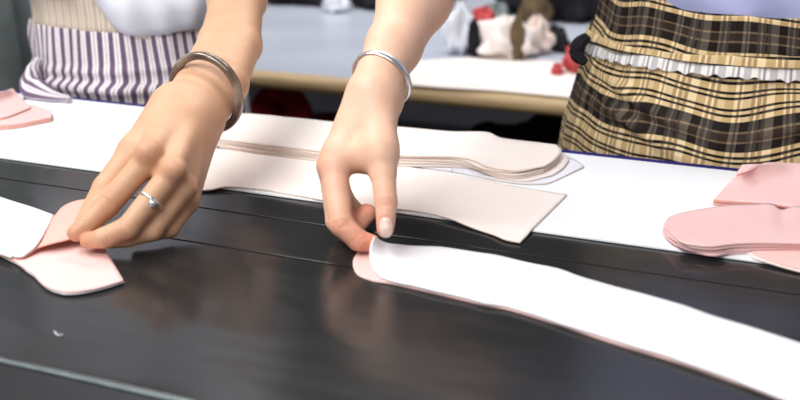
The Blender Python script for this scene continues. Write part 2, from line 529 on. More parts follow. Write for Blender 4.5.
# white work board lying along the back of the belt
wb = tag(empty('work_board', (-0.5, 0.835, T)), 'long white work board along the far side of the black belt', 'board')
put(box('board_panel', (X0 + 0.02, 0.7425, T + 0.0004), (X1 - 0.02, 0.9630, T + 0.0022), M['board'], bev=0.0004), wb)
put(box('edge_trim', (X0 + 0.02, 0.9632, T + 0.0004), (X1 - 0.02, 0.9700, T + 0.0032), M['navy'], bev=0.0006), wb)
wb.children[1]['label'] = 'dark blue edging along the back of the board'

# ------------------------------------------------------------------ table behind
BT = 0.70
bt = tag(empty('cutting_table', (-0.6, 2.3, 0)), 'pale grey table behind the workers with a wooden front edge', 'table')
put(box('table_top', (-2.6, 1.60, BT - 0.028), (1.4, 3.1, BT), M['back_top'], bev=0.003), bt)
def edge():
    vs, fs = [], []
    prof = [(1.60 - 0.018 * math.sin(a), BT - 0.016 + 0.016 * math.cos(a)) for a in np.linspace(0, math.pi, 12)]
    m = len(prof)
    for x in np.linspace(-2.6, 1.4, 30):
        for y, z in prof: vs.append((x, y, z))
    for i in range(29):
        for j in range(m): fs.append([i * m + j, i * m + (j + 1) % m, (i + 1) * m + (j + 1) % m, (i + 1) * m + j])
    fs.append(list(range(m))[::-1]); fs.append([29 * m + j for j in range(m)])
    return link('wood_edge', vs, fs, M['wood'])
put(edge(), bt)
bt.children[1]['label'] = 'rounded pale wood front edge'
put(box('shelf', (-2.5, 1.66, 0.20), (1.3, 3.0, 0.225), M['frame'], bev=0.003), bt)
for x in (-2.5, 1.25):
    for y in (1.64, 2.98):
        put(box('leg', (x, y, 0), (x + 0.05, y + 0.05, BT - 0.029), M['frame'], bev=0.004), bt)

def bundle(name, c, size, mat, label, seed, folds=5, cat='cloth', group=None, flat=0.5, seg=48, rot=0.0):
    """a crumpled heap of cloth resting on its base"""
    r = np.random.RandomState(seed); vs, fs = [], []
    nu, nv = seg, seg // 2
    ph = r.uniform(0, 6.28, 8)
    for i in range(nv + 1):
        th = math.pi * i / nv
        for j in range(nu):
            a = 2 * math.pi * j / nu
            k = 1 + 0.13 * math.sin(folds * a + ph[0] + 2 * th) + 0.09 * math.sin((folds + 3) * a + ph[1] - 4 * th) * math.sin(th) \
                + 0.10 * math.sin(5 * th + 2 * a + ph[2]) + 0.05 * math.sin(9 * th - 3 * a + ph[3])
            x = math.sin(th) * math.cos(a) * k; y = math.sin(th) * math.sin(a) * k
            z = math.cos(th) * k
            z = z if z > 0 else z * flat
            ca, sa = math.cos(rot), math.sin(rot)
            x, y = x * size[0], y * size[1]
            vs.append([x * ca - y * sa, x * sa + y * ca, z * size[2]])
    vs = np.array(vs); zmin = np.sort(vs[:, 2])[len(vs) // 6]
    vs[:, 2] = np.maximum(vs[:, 2], zmin) - zmin
    for i in range(nv):
        for j in range(nu):
            fs.append([i * nu + j, (i + 1) * nu + j, (i + 1) * nu + (j + 1) % nu, i * nu + (j + 1) % nu])
    o = link(name, vs, fs, mat); o.location = c
    tag(o, label, cat, group)
    return o

# cloth stored on the shelf under the table behind
bundle('cloth_bundle', (-0.95, 1.755, 0.226), (0.19, 0.09, 0.255), M['red_cloth'], 'dark red cloth bundle under the table between the two bare arms', 3)
bundle('cloth_bundle', (-0.42, 1.80, 0.226), (0.19, 0.10, 0.24), M['dark_cloth'], 'charcoal cloth bundle under the table, left of the plaid apron', 8)

# ================================================================== PEOPLE
def lerp_rows(rows, z):
    rows = np.array(rows, dtype=float)
    return [np.interp(z, rows[:, 0], rows[:, k]) for k in range(1, rows.shape[1])]

def arm_mesh(chains, ells, lo, hi, h=0.0011):
    f = Field(lo, hi, h)
    for pts, rs, k in chains: f.chain(pts, rs, k)
    for c, r, k, R in ells: f.ell(c, r, k, R)
    return f.mesh(3)

def normals_of(V, F):
    n = np.cross(V[F[:, 2]] - V[F[:, 0]], V[F[:, 3]] - V[F[:, 1]]); N = np.zeros_like(V)
    for k in range(4):
        for q in range(3): N[:, q] += np.bincount(F[:, k], n[:, q], len(V))
    return N / (np.linalg.norm(N, axis=1, keepdims=True) + 1e-12)

def crease(V, N, c, a, b, lines=(-0.0022, 0.0, 0.0022), depth=0.0008, w=0.0009, reach=0.0085):
    """skin folds across a finger joint at c; the finger runs from a to b"""
    ax = np.array(b) - np.array(a); ax /= np.linalg.norm(ax); rel = V - np.array(c); sx = rel @ ax
    r = np.linalg.norm(rel, axis=1); m = r < 0.03
    bend = 0.0006 * np.sin(rel[:, 0] * 900 + rel[:, 2] * 700)
    d = sum(np.exp(-((sx - l + bend) / w) ** 2) for l in lines) * np.exp(-(r / reach) ** 4) * depth
    V -= N * (d * m)[:, None]

def bounds(chains, m=0.045):
    a = np.vstack([np.array(c[0]) for c in chains])
    return a.min(0) - m, a.max(0) + m

def finger(mcp, pip, dip, tip, r):
    return [([mcp, pip], [r[0], r[1]], 0.0045), ([pip, dip], [r[1] * 1.02, r[2]], 0.0016), ([dip, tip], [r[2] * 1.01, r[3]], 0.0016)]

def body_mesh(cx, cy, rows, neck, head, shoulders, hipz, h=0.009):
    """trunk, neck, head with a face, legs and feet"""
    f = Field((cx - 0.32, cy - 0.34, 0.0), (cx + 0.32, cy + 0.24, head[2] + 0.16), h)
    zs = [r[0] for r in rows]
    for z in np.arange(zs[0], zs[-1], 0.035):
        ox, oy, a, b = lerp_rows(rows, z)
        f.ell((cx + ox, cy + oy, z), (a - 0.012, b - 0.012, 0.06), 0.03)
    for s in (-1, 1):
        f.cap(shoulders[0 if s < 0 else 1], (cx, cy - 0.04, neck[2] - 0.05), 0.042, 0.05, 0.03)
        hip = (cx + s * 0.062, cy, hipz); kn = (cx + s * 0.075, cy - 0.02, 0.46); an = (cx + s * 0.085, cy + 0.01, 0.085)
        f.cap(hip, kn, 0.062, 0.052, 0.02); f.cap(kn, an, 0.054, 0.036, 0.02)
        f.cap((cx + s * 0.087, cy + 0.025, 0.04), (cx + s * 0.095, cy - 0.13, 0.03), 0.034, 0.026, 0.02)
    f.cap((neck[0], neck[1] + 0.01, neck[2] - 0.06), (head[0], head[1] + 0.02, head[2] - 0.05), 0.05, 0.05, 0.02)
    f.ell((head[0], head[1] + 0.012, head[2] + 0.03), (0.072, 0.088, 0.082), 0.02)
    f.ell((head[0], head[1] - 0.018, head[2] - 0.035), (0.052, 0.066, 0.062), 0.03)
    f.cap((head[0], head[1] - 0.076, head[2] + 0.012), (head[0], head[1] - 0.094, head[2] - 0.02), 0.006, 0.011, 0.012)
    f.cap((head[0] - 0.016, head[1] - 0.078, head[2] - 0.05), (head[0] + 0.016, head[1] - 0.078, head[2] - 0.05), 0.008, 0.008, 0.008)
    for s in (-1, 1):
        f.ell((head[0] + s * 0.073, head[1] + 0.015, head[2]), (0.010, 0.020, 0.032), 0.006)
        f.ell((head[0] + s * 0.031, head[1] - 0.068, head[2] + 0.010), (0.015, 0.012, 0.010), 0.006)
    V, F = f.mesh(2)
    mi = np.zeros(len(F), dtype=np.int32); c = V[F].mean(1)
    for s in (-1, 1):
        mi[np.linalg.norm((c - np.array([head[0] + s * 0.031, head[1] - 0.08, head[2] + 0.010])) / np.array([1.3, 2, 0.8]), axis=1) < 0.0105] = 3
    mi[np.linalg.norm((c - np.array([head[0], head[1] - 0.086, head[2] - 0.05])) / np.array([2.4, 1.4, 0.8]), axis=1) < 0.0105] = 2
    return V, F, mi

def join(parts):
    V, F, M_, n = [], [], [], 0
    for v, f, m in parts:
        V.append(v); F.append(f + n); M_.append(m); n += len(v)
    return np.vstack(V), np.vstack(F), np.concatenate(M_)

def mirrored(V, F, x): 
    W = V.copy(); W[:, 0] = 2 * x - W[:, 0]
    return W, F[:, ::-1]

def wrap(name, cx, cy, rows, z0, z1, off, mat, parent, ulen=1.0, nz=60, na=220, a0=-math.pi, a1=math.pi, disp=None, topz=None, botz=None, du=None, thick=None):
    """cloth wrapped round a trunk; u runs round the body in metres, v is height"""
    vs, uv, fs = [], [], []
    A = np.linspace(a0, a1, na)
    for i in range(nz):
        s = i / (nz - 1)
        for a in A:
            lo = z0 if botz is None else botz(a); hi = z1 if topz is None else topz(a)
            z = lo + (hi - lo) * s
            ox, oy, ra, rb = lerp_rows(rows, z)
            d = off(a, z) if callable(off) else off
            if disp: d += disp(a, z)
            th = a - math.pi / 2
            vs.append((cx + ox + (ra + d) * math.cos(th), cy + oy + (rb + d) * math.sin(th), z))
            u = a * ulen; v = z
            if du:
                e = du(a, z); u += e[0]; v += e[1]
            uv.append((u, v))
    for i in range(nz - 1):
        for j in range(na - 1):
            fs.append([i * na + j, i * na + j + 1, (i + 1) * na + j + 1, (i + 1) * na + j])
    o = link(name, vs, fs, mat, parent, uvs=uv)
    if thick:
        md = o.modifiers.new('cloth_thickness', 'SOLIDIFY'); md.thickness = thick; md.offset = 1
    return o

def capsule_cloth(name, chains, mat, parent, h=0.006, k=0.02):
    allc = [c for c in chains]
    lo, hi = bounds([(c[0], 0, 0) for c in allc], max(max(c[1]) for c in allc) + 0.03)
    f = Field(lo, hi, h)
    for pts, rs in allc: f.chain(pts, rs, k)
    V, F = f.mesh(2)
    return fast_mesh(name, V, F, [mat], parent)

def shirt_mesh(cx, cy, rows, hem, off, mat, parent, sleeves, disp=None):
    zs_top = rows[-1][0]
    na, nz = 140, 46
    vs, fs = [], []
    A = np.linspace(-math.pi, math.pi, na, endpoint=False)
    for i in range(nz + 3):
        for a in A:
            h = hem(a)
            if i < 3: s, ins = 0.0, (0.02, 0.010, 0.003)[i]
            else: s, ins = (i - 2) / nz, 0.0
            z = h + (zs_top - h) * s + (0.012, 0.003, -0.001)[i] if i < 3 else h + (zs_top - h) * s
            ox, oy, ra, rb = lerp_rows(rows, z)
            d = off(a, z - h) - ins + (disp(a, z) if disp else 0)
            th = a - math.pi / 2
            vs.append((cx + ox + (ra + d) * math.cos(th), cy + oy + (rb + d) * math.sin(th), z))
    n = nz + 3
    for i in range(n - 1):
        for j in range(na):
            fs.append([i * na + j, i * na + (j + 1) % na, (i + 1) * na + (j + 1) % na, (i + 1) * na + j])
    for pts, rs in sleeves:
        v, f = tube_data(arc_resample(pts, 14), list(np.interp(np.linspace(0, 1, 14), np.linspace(0, 1, len(rs)), rs)), 28)
        k = len(vs); vs += [tuple(p) for p in v]; fs += [[q + k for q in ff] for ff in f]
    return link('shirt', vs, fs, mat, parent)

def hair_mesh(head, parent, tail=True):
    f = Field((head[0] - 0.14, head[1] - 0.13, head[2] - 0.28), (head[0] + 0.14, head[1] + 0.2, head[2] + 0.16), 0.006)
    f.ell((head[0], head[1] + 0.022, head[2] + 0.040), (0.083, 0.094, 0.084), 0.01)
    f.ell((head[0], head[1] - 0.085, head[2] - 0.012), (0.066, 0.062, 0.070), 0.01, cut=True)
    if tail: f.chain([(head[0], head[1] + 0.10, head[2] + 0.03), (head[0], head[1] + 0.135, head[2] - 0.03), (head[0], head[1] + 0.125, head[2] - 0.2)], [0.025, 0.03, 0.012], 0.02)
    V, F = f.mesh(2)
    return fast_mesh('hair', V, F, [M['hair']], parent)

def blush_of(V, pts, r):
    b = np.zeros(len(V))
    for p, s in pts: b = np.maximum(b, s * np.exp(-(np.linalg.norm(V - np.array(p), axis=1) / r) ** 2))
    return b

# ------------------------------------------------------------------ left worker (striped apron, bangle, ring)
LX, LY = -0.806, 1.104
L_rows = [(0.30, 0, 0, 0.145, 0.12), (0.70, 0, 0, 0.138, 0.116), (0.80, 0, 0, 0.134, 0.114), (0.90, 0, -0.004, 0.122, 0.106),
          (1.00, 0, -0.012, 0.130, 0.106), (1.12, 0, -0.03, 0.150, 0.112), (1.20, 0, -0.045, 0.150, 0.10), (1.26, 0, -0.05, 0.12, 0.075), (1.30, 0, -0.055, 0.055, 0.055)]
Lw = (-0.4727, 0.7113, 0.8799); Le = (-0.5404, 0.9171, 0.9493); Lsh = (-0.655, 1.045, 1.215)
L_arm = [
    # forearm: two bones side by side
    ([(-0.4747, 0.7047, 0.8884), (-0.4974, 0.7654, 0.8971), (-0.5181, 0.8383, 0.9147), (-0.5416, 0.9021, 0.9411)], [0.0162, 0.0168, 0.0190, 0.0205], 0.008),
    ([(-0.4588, 0.7091, 0.8748), (-0.4711, 0.7731, 0.8902), (-0.4977, 0.8452, 0.9119), (-0.5294, 0.9076, 0.9430)], [0.0160, 0.0172, 0.0192, 0.0205], 0.008),
    ([(-0.4665, 0.7065, 0.8817), (-0.4842, 0.7692, 0.8937), (-0.5078, 0.8416, 0.9129), (-0.5350, 0.9050, 0.9420)], [0.0185, 0.0192, 0.0210, 0.0230], 0.006),
    ([(-0.4832, 0.7568, 0.8900), (-0.4612, 0.6899, 0.8777)], [0.0205, 0.0200], 0.014),
    ([Le, Lsh], [0.028, 0.042], 0.02),
    # palm
    ([(-0.4776, 0.7015, 0.8889), (-0.4546, 0.6243, 0.8668)], [0.0170, 0.0100], 0.009),
    ([(-0.4672, 0.7031, 0.8825), (-0.4348, 0.6234, 0.8562)], [0.0170, 0.0100], 0.009),
    ([(-0.4614, 0.7056, 0.8771), (-0.4319, 0.6322, 0.8406)], [0.0165, 0.0096], 0.009),
    ([(-0.4586, 0.7086, 0.8731), (-0.4374, 0.6445, 0.8248)], [0.0160, 0.0092], 0.009),
    ([(-0.4851, 0.6973, 0.8857), (-0.4810, 0.6427, 0.8643)], [0.0160, 0.0125], 0.012),
    # skin between the knuckles
    ([(-0.4560, 0.6272, 0.8550), (-0.4389, 0.6282, 0.8460)], [0.0072, 0.0072], 0.010),
    # stretched tendons on the back of the hand
    ([(-0.4638, 0.6764, 0.8808), (-0.4517, 0.6210, 0.8729)], [0.0040, 0.0036], 0.010),
    ([(-0.4524, 0.6791, 0.8762), (-0.4313, 0.6204, 0.8625)], [0.0040, 0.0036], 0.010),
]
L_arm += [([(-0.4810, 0.6427, 0.8643), (-0.4886, 0.6103, 0.8413)], [0.0125, 0.0104], 0.008), ([(-0.4886, 0.6103, 0.8413), (-0.4924, 0.5870, 0.8204)], [0.0104, 0.0084], 0.002)]
L_arm += finger((-0.4546, 0.6243, 0.8668), (-0.4751, 0.5923, 0.8342), (-0.4820, 0.5765, 0.8240), (-0.4871, 0.5680, 0.8190), (0.0102, 0.0092, 0.0080, 0.0066))
L_arm += finger((-0.4348, 0.6234, 0.8562), (-0.4490, 0.5813, 0.8236), (-0.4626, 0.5683, 0.8184), (-0.4759, 0.5672, 0.8144), (0.0100, 0.0088, 0.0076, 0.0062))
L_arm += finger((-0.4319, 0.6322, 0.8406), (-0.4403, 0.5989, 0.8160), (-0.4534, 0.5858, 0.8132), (-0.4673, 0.5795, 0.8110), (0.0095, 0.0080, 0.0070, 0.0060))
L_arm += finger((-0.4374, 0.6445, 0.8248), (-0.4364, 0.6170, 0.8116), (-0.4472, 0.6053, 0.8101), (-0.4559, 0.5991, 0.8086), (0.0088, 0.0070, 0.0062, 0.0054))
L_ell = [((-0.4529, 0.6192, 0.8725), (0.0095, 0.0085, 0.0085), 0.006, None), ((-0.4295, 0.6195, 0.8613), (0.0095, 0.0085, 0.0085), 0.006, None), ((-0.4272, 0.6296, 0.8437), (0.008, 0.008, 0.008), 0.006, None)]
lo, hi = bounds(L_arm, 0.05)
La_v, La_f = arm_mesh(L_arm, L_ell, lo, hi)
Ln = normals_of(La_v, La_f)
for cpt, a, b in (((-0.4714, 0.5847, 0.8405), (-0.4546, 0.6243, 0.8668), (-0.4751, 0.5923, 0.8342)), ((-0.4778, 0.5707, 0.8283), (-0.4751, 0.5923, 0.8342), (-0.4820, 0.5765, 0.8240)),
                  ((-0.4453, 0.5746, 0.8290), (-0.4348, 0.6234, 0.8562), (-0.4490, 0.5813, 0.8236)), ((-0.4578, 0.5627, 0.8228), (-0.4490, 0.5813, 0.8236), (-0.4626, 0.5683, 0.8184)),
                  ((-0.4366, 0.5942, 0.8207), (-0.4319, 0.6322, 0.8406), (-0.4403, 0.5989, 0.8160))):
    crease(La_v, Ln, cpt, a, b)
Rsh = (2 * LX - Lsh[0], Lsh[1], Lsh[2])
L_head = (LX, LY - 0.10, 1.42)
b_v, b_f, b_m = body_mesh(LX, LY, L_rows, (LX, LY - 0.055, 1.29), L_head, (Rsh, Lsh), 0.76)
m_v, m_f = mirrored(La_v, La_f, LX - 0.03)
V, F, mi = join([(La_v, La_f, np.zeros(len(La_f), int)), (m_v, m_f, np.zeros(len(m_f), int)), (b_v, b_f, b_m)])
bl = blush_of(V, [((-0.4517, 0.6172, 0.8748), 0.45), ((-0.4276, 0.6175, 0.8630), 0.45), ((-0.4732, 0.5855, 0.8383), 0.4), ((-0.4879, 0.5644, 0.8194), 0.5), ((-0.4768, 0.5649, 0.8151), 0.5), ((-0.4453, 0.5752, 0.8248), 0.3)], 0.011)
worker = fast_mesh('person', V, F, [M['skin_tan'], M['nail'], M['lip'], M['eye']], None, mi, bl)
tag(worker, 'person in a white shirt and striped purple apron, ringed left hand picking up pink cloth', 'person', 'workers at the table')
hair_mesh(L_head, worker)

def sm(x, a, b):
    t = min(max((x - a) / (b - a), 0), 1); return t * t * (3 - 2 * t)

def L_disp(a, z):
    d = 0.0016 * math.sin(9 * a + 14 * z) + 0.0012 * math.sin(17 * a - 30 * z + 1)
    d += 0.006 * math.exp(-((z - 0.812) / 0.007) ** 2) + 0.003 * math.exp(-((z - 0.832 - 0.008 * a) / 0.005) ** 2)
    d += 0.004 * math.exp(-((a + 1.05) / 0.10) ** 2) * math.sin(60 * z)
    return d
def L_du(a, z):
    s = math.exp(-((a + 1.25) / 0.35) ** 2)
    return (0.010 * s * math.sin(50 * (z - 0.80)) + 0.006 * sm(0.822 - z, 0, 0.01) + 0.0015 * math.sin(25 * z + 5 * a), 0)
def L_hem(a): return 0.926 - 0.044 * sm(a, 0.12, 0.46) + 0.003 * math.sin(7 * a)
wrap('apron', LX, LY, L_rows, 0.42, 0.893, 0.010, M['stripe'], worker, 0.135, 130, 240, disp=L_disp, du=L_du, topz=lambda a: 0.881 + 0.003 * math.sin(2 * a + 2), thick=0.0015)
wrap('apron_waistband', LX, LY, L_rows, 0.874, 0.94, 0.007, M['beige_stripe'], worker, 0.135, 20, 200, disp=lambda a, z: 0.0015 * math.sin(12 * a), thick=0.0015)
def L_shirt_off(a, dz): return 0.012 + 0.020 * math.exp(-((dz - 0.030) / 0.028) ** 2)
def L_shirt_disp(a, z): return 0.004 * math.sin(5 * a + 18 * z) + 0.0025 * math.sin(11 * a - 25 * z) + 0.002 * math.sin(23 * a + 9 * z)
Lel2 = tuple(Lsh[k] + (Le[k] - Lsh[k]) * 0.62 for k in range(3)); Rel2 = (2 * (LX - 0.03) - Lel2[0], Lel2[1], Lel2[2])
Lin = (LX + 0.09, LY - 0.03, 1.21); Rin = (LX - 0.12, LY - 0.03, 1.21)
shirt_mesh(LX, LY, L_rows, L_hem, L_shirt_off, M['shirt_white'], worker,
           [([Lin, Lsh, Lel2], [0.052, 0.056, 0.062]), ([Rin, (2 * (LX - 0.03) - Lsh[0], Lsh[1], Lsh[2]), Rel2], [0.052, 0.056, 0.062])], L_shirt_disp)

def gathered(name, pts, rs, mat, parent, n=40, seg=40, folds=7, amp=0.12, uscale=1.0):
    """a gathered lump of apron cloth; its stripes run along it"""
    C_ = arc_resample(pts, n); vs, fs, uv = [], [], []
    R_ = np.interp(np.linspace(0, 1, n), np.linspace(0, 1, len(rs)), rs)
    tang = np.gradient(C_, axis=0)
    for i in range(n):
        t = Vector(tang[i]).normalized(); x = t.cross(Vector((0, 0, 1))).normalized(); y = x.cross(t)
        for k in range(seg):
            a = 2 * math.pi * k / seg
            r = R_[i] * (1 + amp * math.sin(folds * a + 3 * i / n) + 0.5 * amp * math.sin(13 * a - 5 * i / n))
            p = Vector(C_[i]) + x * math.cos(a) * r + y * math.sin(a) * r
            vs.append(tuple(p)); uv.append((a * R_.max() * uscale, i / n))
    for i in range(n - 1):
        for k in range(seg): fs.append([i * seg + k, i * seg + (k + 1) % seg, (i + 1) * seg + (k + 1) % seg, (i + 1) * seg + k])
    fs.append(list(range(seg))[::-1]); fs.append([(n - 1) * seg + k for k in range(seg)])
    return link(name, vs, fs, mat, parent, uvs=uv)
gathered('apron_knot', [(-0.8712, 0.9864, 0.8436), (-0.8736, 0.9750, 0.8255), (-0.8630, 0.9614, 0.8090), (-0.8285, 0.9487, 0.8062), (-0.7956, 0.9450, 0.8076)], [0.003, 0.013, 0.017, 0.009, 0.003], M['stripe'], worker, uscale=1.0)
v, f = tube_data(arc_resample([(-0.6006, 0.9858, 0.8337), (-0.5861, 0.9795, 0.8175), (-0.5781, 0.9741, 0.8100), (-0.5781, 0.9686, 0.8019), (-0.5818, 0.9637, 0.8016)], 24), 0.0022, 8)
link('apron_string', v, f, M['thread'], worker)['label'] = 'white apron string hanging behind the forearm'
capsule_cloth('trousers', [([(LX + s * 0.072, LY, 0.74), (LX + s * 0.086, LY - 0.02, 0.46), (LX + s * 0.087, LY + 0.008, 0.10)], [0.070, 0.066, 0.058]) for s in (-1, 1)], M['trousers'], worker, 0.008)
for s in (-1, 1):
    o = capsule_cloth('shoe', [([(LX + s * 0.087, LY + 0.03, 0.046), (LX + s * 0.095, LY - 0.135, 0.038)], [0.042, 0.034])], M['shoe'], worker, 0.006)

# ------------------------------------------------------------------ right worker (plaid apron, silver bangle)
RX, RY = -0.030, 1.118
R_rows = [(0.30, 0, 0, 0.20, 0.128), (0.70, 0, 0, 0.20, 0.128), (0.80, 0, 0, 0.192, 0.126), (0.86, 0, 0, 0.177, 0.117), (0.92, 0, 0, 0.160, 0.108),
          (1.00, 0, -0.008, 0.150, 0.106), (1.12, 0, -0.025, 0.160, 0.115), (1.22, 0, -0.04, 0.158, 0.10), (1.28, 0, -0.045, 0.12, 0.075), (1.32, 0, -0.05, 0.055, 0.055)]
Re = (-0.3102, 0.9660, 1.0637); Rs = (-0.185, 1.05, 1.245)
R_arm = [
    ([(-0.3028, 0.7203, 0.9138), (-0.3044, 0.7325, 0.9233), (-0.3045, 0.7568, 0.9391), (-0.3092, 0.8126, 0.9702), (-0.3119, 0.9590, 1.0621)], [0.0165, 0.0150, 0.0185, 0.0265, 0.033], 0.012),
    ([(-0.3014, 0.7292, 0.9119), (-0.3044, 0.7388, 0.9220), (-0.3044, 0.7654, 0.9376), (-0.3047, 0.8253, 0.9687), (-0.3079, 0.9718, 1.0617)], [0.0165, 0.0150, 0.0185, 0.0255, 0.033], 0.012),
    ([Re, Rs], [0.037, 0.046], 0.03),
    # palm
    ([(-0.3076, 0.7149, 0.9048), (-0.3189, 0.6726, 0.8600)], [0.0165, 0.0110], 0.014),
    ([(-0.3075, 0.7229, 0.9046), (-0.3282, 0.6867, 0.8555)], [0.0165, 0.0105], 0.014),
    ([(-0.3064, 0.7285, 0.9034), (-0.3357, 0.7007, 0.8522)], [0.0160, 0.0100], 0.012),
    ([(-0.3052, 0.7342, 0.9022), (-0.3408, 0.7173, 0.8501)], [0.0150, 0.0092], 0.012),
    # thumb mound, web
    ([(-0.2990, 0.7150, 0.9023), (-0.2842, 0.6828, 0.8748), (-0.2777, 0.6730, 0.8607)], [0.0165, 0.0125, 0.0098], 0.012),
    ([(-0.3176, 0.6814, 0.8666), (-0.2878, 0.6833, 0.8678)], [0.0125, 0.0125], 0.010),
    ([(-0.2777, 0.6730, 0.8607), (-0.2696, 0.6588, 0.8422)], [0.0096, 0.0086], 0.004),
    ([(-0.2696, 0.6588, 0.8422), (-0.2655, 0.6477, 0.8241)], [0.0086, 0.0066], 0.002),
]
R_arm += finger((-0.3189, 0.6726, 0.8600), (-0.3012, 0.6454, 0.8247), (-0.2874, 0.6458, 0.8134), (-0.2785, 0.6500, 0.8107), (0.0110, 0.0093, 0.0082, 0.0068))
R_arm += finger((-0.3282, 0.6867, 0.8555), (-0.3127, 0.6627, 0.8193), (-0.3024, 0.6721, 0.8123), (-0.2953, 0.6819, 0.8217), (0.0105, 0.0088, 0.0082, 0.0074))
R_arm += finger((-0.3357, 0.7007, 0.8522), (-0.3213, 0.6871, 0.8172), (-0.3125, 0.6946, 0.8071), (-0.3057, 0.7015, 0.8091), (0.0098, 0.0082, 0.0072, 0.0062))
R_arm += finger((-0.3408, 0.7173, 0.8501), (-0.3302, 0.7146, 0.8206), (-0.3253, 0.7196, 0.8107), (-0.3210, 0.7220, 0.8069), (0.0090, 0.0072, 0.0064, 0.0056))
lo, hi = bounds(R_arm, 0.05)
nail_c = np.array((-0.2627, 0.6418, 0.8282))
Ra_v, Ra_f = arm_mesh(R_arm, [], lo, hi)
Rn = normals_of(Ra_v, Ra_f)
for cpt, a, b in (((-0.2664, 0.6510, 0.8452), (-0.2777, 0.6730, 0.8607), (-0.2696, 0.6588, 0.8422)), ((-0.2976, 0.6377, 0.8279), (-0.3189, 0.6726, 0.8600), (-0.3012, 0.6454, 0.8247)),
                  ((-0.2842, 0.6386, 0.8166), (-0.3012, 0.6454, 0.8247), (-0.2874, 0.6458, 0.8134)), ((-0.2976, 0.6581, 0.8305), (-0.3189, 0.6726, 0.8600), (-0.3012, 0.6454, 0.8247))):
    crease(Ra_v, Rn, cpt, a, b)
c = Ra_v[Ra_f].mean(1)
ex = np.array((-0.2558, 0.6445, 0.8282)) - nail_c; ey = np.array((-0.2618, 0.6395, 0.8212)) - nail_c; pxs = np.linalg.norm(ex); ex /= pxs; ey /= np.linalg.norm(ey)
rel = c - nail_c; qx = rel @ ex / (0.0052); qy = rel @ ey / (0.0075); near = np.linalg.norm(rel, axis=1) < 0.012
vr = Ra_v - nail_c; vq = (np.abs(vr @ ex / 0.0052) ** 2.6 + np.abs(vr @ ey / 0.0075) ** 2.6) ** (1 / 2.6); vn = np.linalg.norm(vr, axis=1) < 0.013
Ra_v += Rn * (vn * (0.0004 * (vq < 0.95) - 0.0006 * np.exp(-((vq - 1.12) / 0.12) ** 2)))[:, None]
R_mi = ((np.abs(qx) ** 2.6 + np.abs(qy) ** 2.6 < 1) & near).astype(int)
Rs2 = (2 * RX - Rs[0], Rs[1], Rs[2])
R_head = (RX, RY - 0.09, 1.445)
b_v, b_f, b_m = body_mesh(RX, RY, R_rows, (RX, RY - 0.05, 1.31), R_head, (Rs, Rs2), 0.78)
m_v, m_f = mirrored(Ra_v, Ra_f, RX)
V, F, mi = join([(Ra_v, Ra_f, R_mi), (m_v, m_f, R_mi), (b_v, b_f, b_m)])
bl = blush_of(V, [((-0.3271, 0.6648, 0.8630), 0.35), ((-0.3025, 0.6373, 0.8258), 0.5), ((-0.2892, 0.6386, 0.8159), 0.6), ((-0.2783, 0.6438, 0.8123), 0.8), ((-0.2625, 0.6412, 0.8220), 0.8), ((-0.2950, 0.6793, 0.8235), 0.7), ((-0.3021, 0.6675, 0.8149), 0.7), ((-0.3023, 0.6658, 0.8551), 0.3), ((-0.2665, 0.6514, 0.8466), 0.35)], 0.016)
worker2 = fast_mesh('person', V, F, [M['skin_pink'], M['nail'], M['lip'], M['eye']], None, mi, bl)
tag(worker2, 'person in a lilac shirt and tan plaid apron, right hand lifting a white strip', 'person', 'workers at the table')
hair_mesh(R_head, worker2)

def R_disp(a, z):
    d = 0.0018 * math.sin(8 * a + 20 * z) + 0.0012 * math.sin(19 * a - 33 * z)
    # slanting drag folds from the left hip
    q = (z - 0.868) + 0.055 * (a + 0.9); d += 0.0070 * math.exp(-(q / 0.006) ** 2) * math.exp(-((a + 0.55) / 0.40) ** 2)
    q = (z - 0.850) + 0.075 * (a + 0.9); d += 0.0060 * math.exp(-(q / 0.005) ** 2) * math.exp(-((a + 0.65) / 0.35) ** 2)
    q = (z - 0.846) - 0.060 * (a - 0.3); d += 0.006 * math.exp(-(q / 0.006) ** 2) * math.exp(-((a - 0.35) / 0.30) ** 2)
    q = (z - 0.824) + 0.03 * (a + 0.5); d += 0.0045 * math.exp(-(q / 0.005) ** 2) * math.exp(-((a + 0.7) / 0.3) ** 2)
    return d
def R_du(a, z):
    return (0.002 * math.sin(20 * z + 6 * a), 0.004 * math.sin(3.2 * a + 1) + 0.0025 * math.sin(9 * a + 25 * z) + 0.012 * math.exp(-((a + 1.0) / 0.3) ** 2) * (z - 0.80) * 4
            - 0.018 * sm(a, -0.15, 0.5) * (1 - sm(z, 0.86, 0.90)) - 0.012 * sm(-a, 0.7, 1.4))
def R_belt(a): return 0.8925 + 0.002 * math.sin(2 * a + 1.2) - 0.001 * math.cos(a)
wrap('apron', RX, RY, R_rows, 0.40, 0.945, 0.010, M['plaid'], worker2, 0.172, 150, 260, disp=R_disp, du=R_du, topz=lambda a: 0.950 - 0.006 * math.cos(a) + 0.03 * sm(-a, 0.40, 0.85), thick=0.0015)
wb_ = wrap('apron_tie', RX, RY, R_rows, 0.882, 0.906, lambda a, z: 0.015, M['check_band'], worker2, 0.165, 12, 420,
     botz=lambda a: R_belt(a) - 0.0068 + 0.0011 * math.sin(61 * a) + 0.0008 * math.sin(97 * a), topz=lambda a: R_belt(a) + 0.0050,
     disp=lambda a, z: 0.0007 * math.sin(80 * a) * max(0, (0.895 - z) / 0.012), thick=0.0012)
wb_['label'] = 'gathered white and grey checked waist tie'
